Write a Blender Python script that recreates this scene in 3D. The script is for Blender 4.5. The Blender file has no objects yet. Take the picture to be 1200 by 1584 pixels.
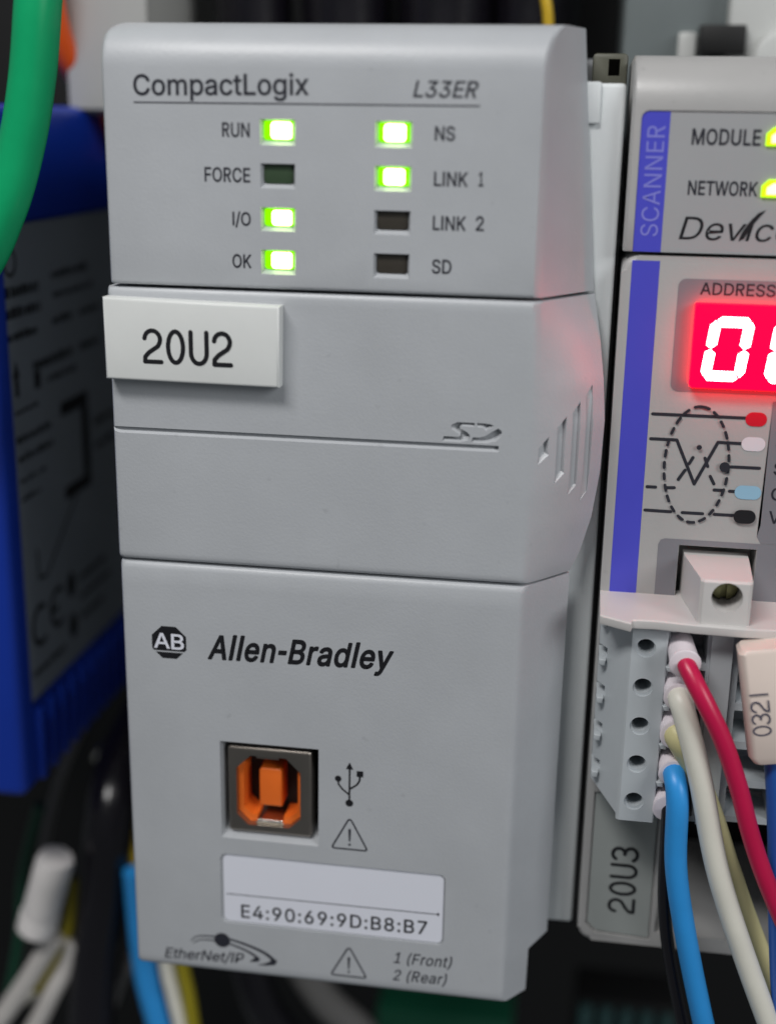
import bpy, bmesh, math, random
from mathutils import Vector, Matrix
random.seed(7)

# ------------------------------------------------------------------ camera
S = 0.001                       # everything below is written in millimetres
scene = bpy.context.scene
col = scene.collection
cam_d = bpy.data.cameras.new('camera')
cam = bpy.data.objects.new('camera', cam_d); col.objects.link(cam)
C_POS = Vector((55.745, -146.337, 109.288))
RIGHT = Vector((0.98805, 0.15319, 0.01682))
UP = Vector((-0.05958, 0.27906, 0.95842))
FWD = Vector((-0.14213, 0.94798, -0.28485))
m = Matrix((RIGHT, UP, -FWD)).transposed().to_4x4()
m.translation = C_POS * S
cam.matrix_world = m
cam_d.sensor_fit = 'VERTICAL'; cam_d.sensor_height = 24.0; cam_d.sensor_width = 18.18
cam_d.lens = 2005.56 / 1584 * 24.0
cam_d.clip_start = 0.005; cam_d.clip_end = 20
cam_d.dof.use_dof = True
cam_d.dof.focus_distance = 0.157
cam_d.dof.aperture_fstop = 6.4
scene.camera = cam

# ------------------------------------------------------------------ light
world = bpy.data.worlds.new('World'); scene.world = world; world.use_nodes = True
bg = world.node_tree.nodes['Background']
bg.inputs[0].default_value = (0.88, 0.95, 1.0, 1); bg.inputs[1].default_value = 0.11

def area(name, loc, target, sx, sy, power, colr):
    l = bpy.data.lights.new(name, 'AREA'); l.shape = 'RECTANGLE'; l.size = sx; l.size_y = sy
    l.energy = power; l.color = colr
    o = bpy.data.objects.new(name, l); col.objects.link(o)
    o.location = loc
    o.rotation_euler = (Vector(target) - Vector(loc)).to_track_quat('-Z', 'Y').to_euler()
    return o
# the cabinet's own strip lamp, above and in front of the modules, and a farther ceiling lamp to the right
area('cabinet_lamp', (-0.085, -0.24, 0.42), (0.02, 0, 0.07), 0.22, 0.08, 1.38, (1.0, 0.985, 0.97))
area('ceiling_lamp', (1.15, -0.90, 0.70), (0.03, 0, 0.06), 0.6, 0.6, 9.0, (0.98, 0.99, 1.0))
vs = scene.view_settings
vs.view_transform = 'Standard'; vs.look = 'None'; vs.exposure = 0; vs.gamma = 1
vs.use_curve_mapping = False

# ------------------------------------------------------------------ materials
def lin(c):
    return tuple(((v / 255) / 12.92 if v / 255 <= 0.04045 else ((v / 255 + 0.055) / 1.055) ** 2.4) for v in c)

MATS = {}
def mat(name, rgb, rough=0.5, bump=0.0, scale=2500.0, var=0.0, metal=0.0, spec=0.5, dirt=0.0, sss=0.0):
    if name in MATS: return MATS[name]
    M = bpy.data.materials.new(name); M.use_nodes = True; MATS[name] = M
    nt = M.node_tree; b = nt.nodes['Principled BSDF']
    base = lin(rgb) + (1,)
    b.inputs['Base Color'].default_value = base
    b.inputs['Roughness'].default_value = rough
    b.inputs['Metallic'].default_value = metal
    b.inputs['Specular IOR Level'].default_value = spec
    tc = nt.nodes.new('ShaderNodeTexCoord')
    if bump:
        n = nt.nodes.new('ShaderNodeTexNoise'); n.inputs['Scale'].default_value = scale; n.inputs['Detail'].default_value = 2
        nt.links.new(tc.outputs['Object'], n.inputs['Vector'])
        bp = nt.nodes.new('ShaderNodeBump'); bp.inputs['Strength'].default_value = bump; bp.inputs['Distance'].default_value = 0.00006
        nt.links.new(n.outputs['Fac'], bp.inputs['Height']); nt.links.new(bp.outputs['Normal'], b.inputs['Normal'])
    if var:
        n2 = nt.nodes.new('ShaderNodeTexNoise'); n2.inputs['Scale'].default_value = 70; n2.inputs['Detail'].default_value = 6
        n2.inputs['Roughness'].default_value = 0.65
        nt.links.new(tc.outputs['Object'], n2.inputs['Vector'])
        r = nt.nodes.new('ShaderNodeMapRange'); r.inputs['From Min'].default_value = 0.3; r.inputs['From Max'].default_value = 0.7
        r.inputs['To Min'].default_value = 1 - var; r.inputs['To Max'].default_value = 1 + var * 0.5
        nt.links.new(n2.outputs['Fac'], r.inputs['Value'])
        mx = nt.nodes.new('ShaderNodeVectorMath'); mx.operation = 'SCALE'
        mx.inputs[0].default_value = base[:3]
        last = r.outputs['Result']
        if dirt:                                    # sparse dust specks and rubbed marks
            n3 = nt.nodes.new('ShaderNodeTexNoise'); n3.inputs['Scale'].default_value = 620; n3.inputs['Detail'].default_value = 1
            nt.links.new(tc.outputs['Object'], n3.inputs['Vector'])
            r3 = nt.nodes.new('ShaderNodeMapRange'); r3.inputs['From Min'].default_value = 0.76; r3.inputs['From Max'].default_value = 0.84
            r3.inputs['To Min'].default_value = 1.0; r3.inputs['To Max'].default_value = 1 - dirt
            nt.links.new(n3.outputs['Fac'], r3.inputs['Value'])
            mm = nt.nodes.new('ShaderNodeMath'); mm.operation = 'MULTIPLY'
            nt.links.new(last, mm.inputs[0]); nt.links.new(r3.outputs['Result'], mm.inputs[1]); last = mm.outputs[0]
        nt.links.new(last, mx.inputs['Scale']); nt.links.new(mx.outputs['Vector'], b.inputs['Base Color'])
        r2 = nt.nodes.new('ShaderNodeMapRange'); r2.inputs['To Min'].default_value = max(rough - 0.08, 0.02); r2.inputs['To Max'].default_value = min(rough + 0.08, 1)
        nt.links.new(n2.outputs['Fac'], r2.inputs['Value']); nt.links.new(r2.outputs['Result'], b.inputs['Roughness'])
    if sss:
        b.inputs['Subsurface Weight'].default_value = sss
        b.inputs['Subsurface Radius'].default_value = (0.0012, 0.0010, 0.0008)
        b.inputs['Subsurface Scale'].default_value = 1.0
    return M

def glow(name, rgb, strength, base=(0.02, 0.02, 0.02)):
    M = bpy.data.materials.new(name); M.use_nodes = True; MATS[name] = M
    b = M.node_tree.nodes['Principled BSDF']
    b.inputs['Base Color'].default_value = base + (1,)
    b.inputs['Roughness'].default_value = 0.5
    b.inputs['Specular IOR Level'].default_value = 0.1
    b.inputs['Emission Color'].default_value = rgb + (1,)
    b.inputs['Emission Strength'].default_value = strength
    return M

GREY = mat('grey_plastic', (178, 181, 185), 0.40, 0.38, 2600, 0.06, dirt=0.10)
GREY_SIDE = mat('light_grey_plastic', (226, 230, 231), 0.45, 0.22, 2200, 0.04)  # light grey, raised further to offset the shade beside the flank
REAR = mat('rear_housing_plastic', (120, 122, 124), 0.55, 0.2, 2000, 0.05)
SCAN = mat('scanner_plastic', (172, 171, 170), 0.38, 0.30, 2400, 0.05, dirt=0.10)
OVERLAY = mat('overlay_film', (164, 165, 167), 0.38, 0.10, 3000, 0.02)
OVERLAY_DARK = mat('overlay_film_dark', (128, 127, 133), 0.38, 0.10, 3000, 0.02)
STRIPE = mat('blue_print', (76, 78, 198), 0.4, 0.08, 3000, 0.03)
INK = mat('black_print', (20, 20, 25), 0.5)
INK_SOFT = mat('dark_grey_print', (40, 41, 50), 0.5)
INK_PALE = mat('pale_lilac_print', (128, 130, 214), 0.5)
WHITE = mat('white_plate_plastic', (222, 224, 222), 0.35, 0.08, 1500, 0.05)
LABEL3 = mat('clear_grey_label_film', (160, 165, 163), 0.4, 0.05, 1500, 0.04)
PAPER = mat('label_film', (226, 228, 238), 0.30, 0.03, 1500, 0.015)
GROOVE = mat('dark_seam', (34, 35, 38), 0.7)
LENS_OFF_G = mat('unlit_green_lens', (58, 76, 56), 0.3)
LENS_OFF = mat('unlit_clear_lens', (60, 56, 50), 0.3)
LED_G = glow('lit_green_lens', (0.26, 1.0, 0.0), 1.2, (0.02, 0.1, 0.0))
LED_CORE = glow('lit_green_core', (0.72, 1.0, 0.34), 8.0)
LED_Y = glow('lit_lime_lens', (0.55, 1.0, 0.0), 1.5)
LED_YC = glow('lit_lime_core', (0.9, 1.0, 0.30), 3.0)
RED_WIN = glow('lit_red_filter', (1.0, 0.0, 0.008), 9.0, (0.01, 0.0, 0.0))
RED_SEG = glow('lit_red_segment', (1.0, 0.5, 0.56), 12.0)
METAL = mat('plated_steel', (158, 150, 142), 0.38, 0.06, 600, 0.05, metal=1.0)
METAL_BR = mat('bright_contact_metal', (225, 222, 212), 0.25, metal=1.0)
ORANGE = mat('orange_insulator', (236, 112, 36), 0.42, 0.05, 1500, 0.03, sss=0.0)
BLACK = mat('black_plastic', (8, 8, 9), 0.6, 0.1, 1500)
TERM = mat('terminal_grey_plastic', (186, 192, 196), 0.42, 0.15, 1800, 0.05)
TERM_LIT = mat('terminal_grey_lit_plastic', (206, 203, 201), 0.45, 0.15, 1800, 0.05)  # same grey plastic, lightened and warmed for overhead light and red glow
SLEEVE = mat('white_ferrule_sleeve', (236, 226, 232), 0.4, 0.05, 900, 0.03)
BRASS = mat('dull_screw_metal', (150, 148, 110), 0.35, 0.2, 900, 0.1, metal=1.0)
W_RED = mat('red_wire_jacket', (196, 20, 74), 0.34, 0.15, 500, 0.12)
W_WHITE = mat('white_wire_jacket', (226, 224, 212), 0.42, 0.15, 500, 0.10)
W_BLUE = mat('light_blue_wire_jacket', (46, 148, 222), 0.38, 0.15, 500, 0.10)
W_NAVY = mat('blue_wire_jacket', (40, 92, 178), 0.36, 0.05, 900, 0.05)
W_YEL = mat('yellowed_wire_jacket', (208, 200, 150), 0.45, 0.05, 900, 0.06)
W_BLACK = mat('black_wire_jacket', (20, 18, 24), 0.22, 0.05, 900)
CLEAR = mat('olive_shrink_sleeve', (138, 138, 116), 0.35, 0.1, 700, 0.08)
MARK = mat('wire_marker_plastic', (226, 210, 200), 0.4, 0.05, 1200, 0.03)
MARK_INK = mat('wire_marker_print', (84, 82, 98), 0.5)
PS_BLUE = mat('blue_enamel', (13, 54, 164), 0.38, 0.1, 1200, 0.06)
PS_LABEL = mat('dark_grey_label_film', (140, 148, 156), 0.5, 0.05, 1200, 0.06)
PS_INK = mat('label_print', (26, 28, 32), 0.6)
G_GREEN = mat('green_cable_jacket', (8, 164, 104), 0.3, 0.25, 260, 0.12)
G_ORANGE = mat('orange_cable_jacket', (238, 92, 26), 0.4, 0.1, 400, 0.05)
BACK = mat('cabinet_back_shade', (7, 7, 8), 0.7, 0.1, 300, 0.1)  # near-black colour stands in for shade deep in the cabinet
DUCT = mat('pale_grey_duct', (176, 176, 172), 0.5, 0.1, 400, 0.05)
RELAY = mat('grey_relay_plastic', (112, 120, 121), 0.5, 0.1, 400, 0.06)
PALE = mat('pale_relay_plastic', (202, 204, 202), 0.5, 0.1, 400, 0.05)
CONN = mat('white_connector_plastic', (236, 232, 230), 0.45, 0.05, 400, 0.03)
GREYWIRE = mat('pale_grey_wire_jacket', (196, 192, 188), 0.45, 0.05, 400, 0.04)
DULLWIRE = mat('dull_grey_wire_jacket', (120, 118, 116), 0.5, 0.05, 400, 0.04)
YG = mat('yellow_green_wire_jacket', (150, 138, 24), 0.45, 0.05, 400, 0.05)
YEL = mat('yellow_wire_jacket', (206, 170, 40), 0.45, 0.05, 400, 0.05)
DGREEN = mat('dark_green_connector_plastic', (10, 74, 52), 0.45, 0.1, 400, 0.05)
TEAL = mat('dark_teal_plastic', (46, 78, 78), 0.5, 0.1, 400, 0.05)
OLIVE = mat('olive_grey_latch_plastic', (84, 84, 72), 0.5, 0.1, 600, 0.06)

# ------------------------------------------------------------------ helpers
ROOT = {}          # object name -> base of its thing in mm
def thing(name, label, cat, base, group=None):
    o = bpy.data.objects.new(name, None); col.objects.link(o)
    o.empty_display_size = 0.01
    o.location = Vector(base) * S
    o['label'] = label; o['category'] = cat
    if group: o['group'] = group
    ROOT[o.name] = Vector(base)
    return o

def link(name, me, mt, parent=None, smooth=40):
    """verts of me are in world millimetres"""
    base = ROOT[parent.name] if parent else Vector((0, 0, 0))
    me.transform(Matrix.Scale(S, 4) @ Matrix.Translation(-base))
    if mt: me.materials.clear(); me.materials.append(mt)
    if smooth:
        me.polygons.foreach_set('use_smooth', [True] * len(me.polygons))
        me.set_sharp_from_angle(angle=math.radians(smooth))
    o = bpy.data.objects.new(name, me); col.objects.link(o)
    if parent: o.parent = parent
    ROOT[o.name] = base
    return o

def solo(name, me, mt, label, cat, base, group=None, smooth=40):
    """a thing that is one mesh, its origin at its base"""
    b = Vector(base)
    me.transform(Matrix.Scale(S, 4) @ Matrix.Translation(-b))
    me.materials.append(mt)
    if smooth:
        me.polygons.foreach_set('use_smooth', [True] * len(me.polygons)); me.set_sharp_from_angle(angle=math.radians(smooth))
    o = bpy.data.objects.new(name, me); col.objects.link(o); o.location = b * S
    o['label'] = label; o['category'] = cat
    if group: o['group'] = group
    ROOT[o.name] = b
    return o

def from_bm(bm, name='m'):
    bmesh.ops.recalc_face_normals(bm, faces=bm.faces)
    me = bpy.data.meshes.new(name); bm.to_mesh(me); bm.free(); return me

def add_box(bm, x0, x1, y0, y1, z0, z1, bev=0.0, seg=2):
    r = bmesh.ops.create_cube(bm, size=1)
    vs_ = r['verts']
    for v in vs_:
        v.co = Vector(((x0 + x1) / 2 + v.co.x * (x1 - x0), (y0 + y1) / 2 + v.co.y * (y1 - y0), (z0 + z1) / 2 + v.co.z * (z1 - z0)))
    if bev:
        es = list({e for v in vs_ for e in v.link_edges})
        bmesh.ops.bevel(bm, geom=es, offset=bev, segments=seg, profile=0.5, affect='EDGES', clamp_overlap=True)

def box(x0, x1, y0, y1, z0, z1, bev=0.0, seg=2):
    bm = bmesh.new(); add_box(bm, x0, x1, y0, y1, z0, z1, bev, seg); return from_bm(bm)

def add_prism(bm, poly, y0, y1, inset=0.0, bev=0.0):
    """poly in (x, z), extruded from y0 (front) to y1; bev > 0 rounds the front edge"""
    f = [bm.verts.new((x, y0, z)) for x, z in poly]
    b = [bm.verts.new((x, y1, z)) for x, z in poly]
    n = len(poly)
    ff = bm.faces.new(f); bm.faces.new(list(reversed(b)))
    for i in range(n):
        bm.faces.new((f[i], b[i], b[(i + 1) % n], f[(i + 1) % n]))
    if bev:
        bmesh.ops.bevel(bm, geom=list(ff.edges), offset=bev, segments=3, profile=0.5, affect='EDGES', clamp_overlap=True)

def prism(poly, y0, y1, bev=0.0):
    bm = bmesh.new(); add_prism(bm, poly, y0, y1, bev=bev); return from_bm(bm)

def rrect(x0, x1, z0, z1, r, n=5):
    pts = []
    for cx, cz, a0 in ((x1 - r, z1 - r, 0), (x0 + r, z1 - r, 90), (x0 + r, z0 + r, 180), (x1 - r, z0 + r, 270)):
        for k in range(n + 1):
            a = math.radians(a0 + 90 * k / n); pts.append((cx + r * math.cos(a), cz + r * math.sin(a)))
    return pts

def circle(cx, cz, r, n=20, rz=None):
    return [(cx + r * math.cos(2 * math.pi * k / n), cz + (rz or r) * math.sin(2 * math.pi * k / n)) for k in range(n)]

def sheet(polys, y, name='print'):
    """flat printed shapes on the plane y"""
    bm = bmesh.new()
    for poly in polys:
        bm.faces.new([bm.verts.new((x, y, z)) for x, z in poly])
    bmesh.ops.triangulate(bm, faces=bm.faces)
    for f in bm.faces:
        f.normal_update()
        if f.normal.y > 0: f.normal_flip()
    me = bpy.data.meshes.new(name); bm.to_mesh(me); bm.free(); return me

def strokes(lines, w, y, dy=0.0, closed=False):
    """round-ended pen strokes as flat shapes; lines: lists of (x, z)"""
    bm = bmesh.new(); k = 0
    for ln in lines:
        for (a, b) in zip(ln[:-1], ln[1:]):
            a = Vector((a[0], a[1])); b = Vector((b[0], b[1])); d = b - a
            if d.length < 1e-6: continue
            t = math.atan2(d.y, d.x); pts = []
            for c, a0 in ((b, -90), (a, 90)):
                for q in range(7):
                    an = t + math.radians(a0 + 30 * q); pts.append((c.x + w / 2 * math.cos(an), c.y + w / 2 * math.sin(an)))
            yy = y - 0.0006 * k; k += 1
            bm.faces.new([bm.verts.new((p[0], yy, p[1])) for p in pts])
    me = bpy.data.meshes.new('strokes'); bm.to_mesh(me); bm.free(); return me

def dashes(pts, on, off, w, y):
    segs = []; run = 0.0; cur = None
    for a, b in zip(pts[:-1], pts[1:]):
        a = Vector(a); b = Vector(b); L = (b - a).length; n = max(1, int(L / 0.08))
        for i in range(n):
            p = a.lerp(b, i / n); q = a.lerp(b, (i + 1) / n)
            if run % (on + off) < on: 
                if cur is None: cur = [tuple(p)]
                cur.append(tuple(q))
            elif cur: segs.append(cur); cur = None
            run += (q - p).length
    if cur: segs.append(cur)
    # straight or gently bent dashes
    return strokes([[s[0], s[len(s) // 2], s[-1]] for s in segs], w, y)

def tube(points, r, n=14, sub=8, cap=True):
    """smooth tube through the points (x, y, z); r number or list"""
    P = [Vector(p) for p in points]
    rs = r if isinstance(r, (list, tuple)) else [r] * len(P)
    path = []; rad = []
    for i in range(len(P) - 1):
        p0 = P[max(i - 1, 0)]; p1 = P[i]; p2 = P[i + 1]; p3 = P[min(i + 2, len(P) - 1)]
        for k in range(sub):
            t = k / sub
            path.append(0.5 * ((2 * p1) + (-p0 + p2) * t + (2 * p0 - 5 * p1 + 4 * p2 - p3) * t * t + (-p0 + 3 * p1 - 3 * p2 + p3) * t ** 3))
            rad.append(rs[i] * (1 - t) + rs[i + 1] * t)
    path.append(P[-1]); rad.append(rs[-1])
    bm = bmesh.new(); rings = []
    up = Vector((0.3, 1, 0.2)).normalized()
    for i, p in enumerate(path):
        d = (path[min(i + 1, len(path) - 1)] - path[max(i - 1, 0)]).normalized()
        u = (up - d * up.dot(d)).normalized(); v = d.cross(u); up = u
        rings.append([bm.verts.new(p + rad[i] * (math.cos(2 * math.pi * k / n) * u + math.sin(2 * math.pi * k / n) * v)) for k in range(n)])
    for a, b in zip(rings[:-1], rings[1:]):
        for k in range(n): bm.faces.new((a[k], a[(k + 1) % n], b[(k + 1) % n], b[k]))
    if cap: bm.faces.new(rings[0]); bm.faces.new(rings[-1])
    return from_bm(bm)

def loft(levels):
    """levels: list of (z, [(x, y), ...]) with the same number of points"""
    bm = bmesh.new(); rows = []
    for z, pts in levels: rows.append([bm.verts.new((x, y, z)) for x, y in pts])
    n = len(rows[0])
    for a, b in zip(rows[:-1], rows[1:]):
        for k in range(n): bm.faces.new((a[k], a[(k + 1) % n], b[(k + 1) % n], b[k]))
    bm.faces.new(rows[0]); bm.faces.new(rows[-1])
    return from_bm(bm)

def cut(me, cutter):
    """me minus cutter (both in millimetres)"""
    a = bpy.data.objects.new('tmp_a', me); b = bpy.data.objects.new('tmp_b', cutter)
    col.objects.link(a); col.objects.link(b)
    md = a.modifiers.new('b', 'BOOLEAN'); md.operation = 'DIFFERENCE'; md.solver = 'EXACT'; md.object = b
    md.use_self = True
    dg = bpy.context.evaluated_depsgraph_get(); dg.update()
    out = bpy.data.meshes.new_from_object(a.evaluated_get(dg))
    bpy.data.objects.remove(a); bpy.data.objects.remove(b)
    return out

def merge(*mes):
    bm = bmesh.new()
    for me in mes: bm.from_mesh(me)
    me = bpy.data.meshes.new('m'); bm.to_mesh(me); bm.free(); return me

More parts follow.
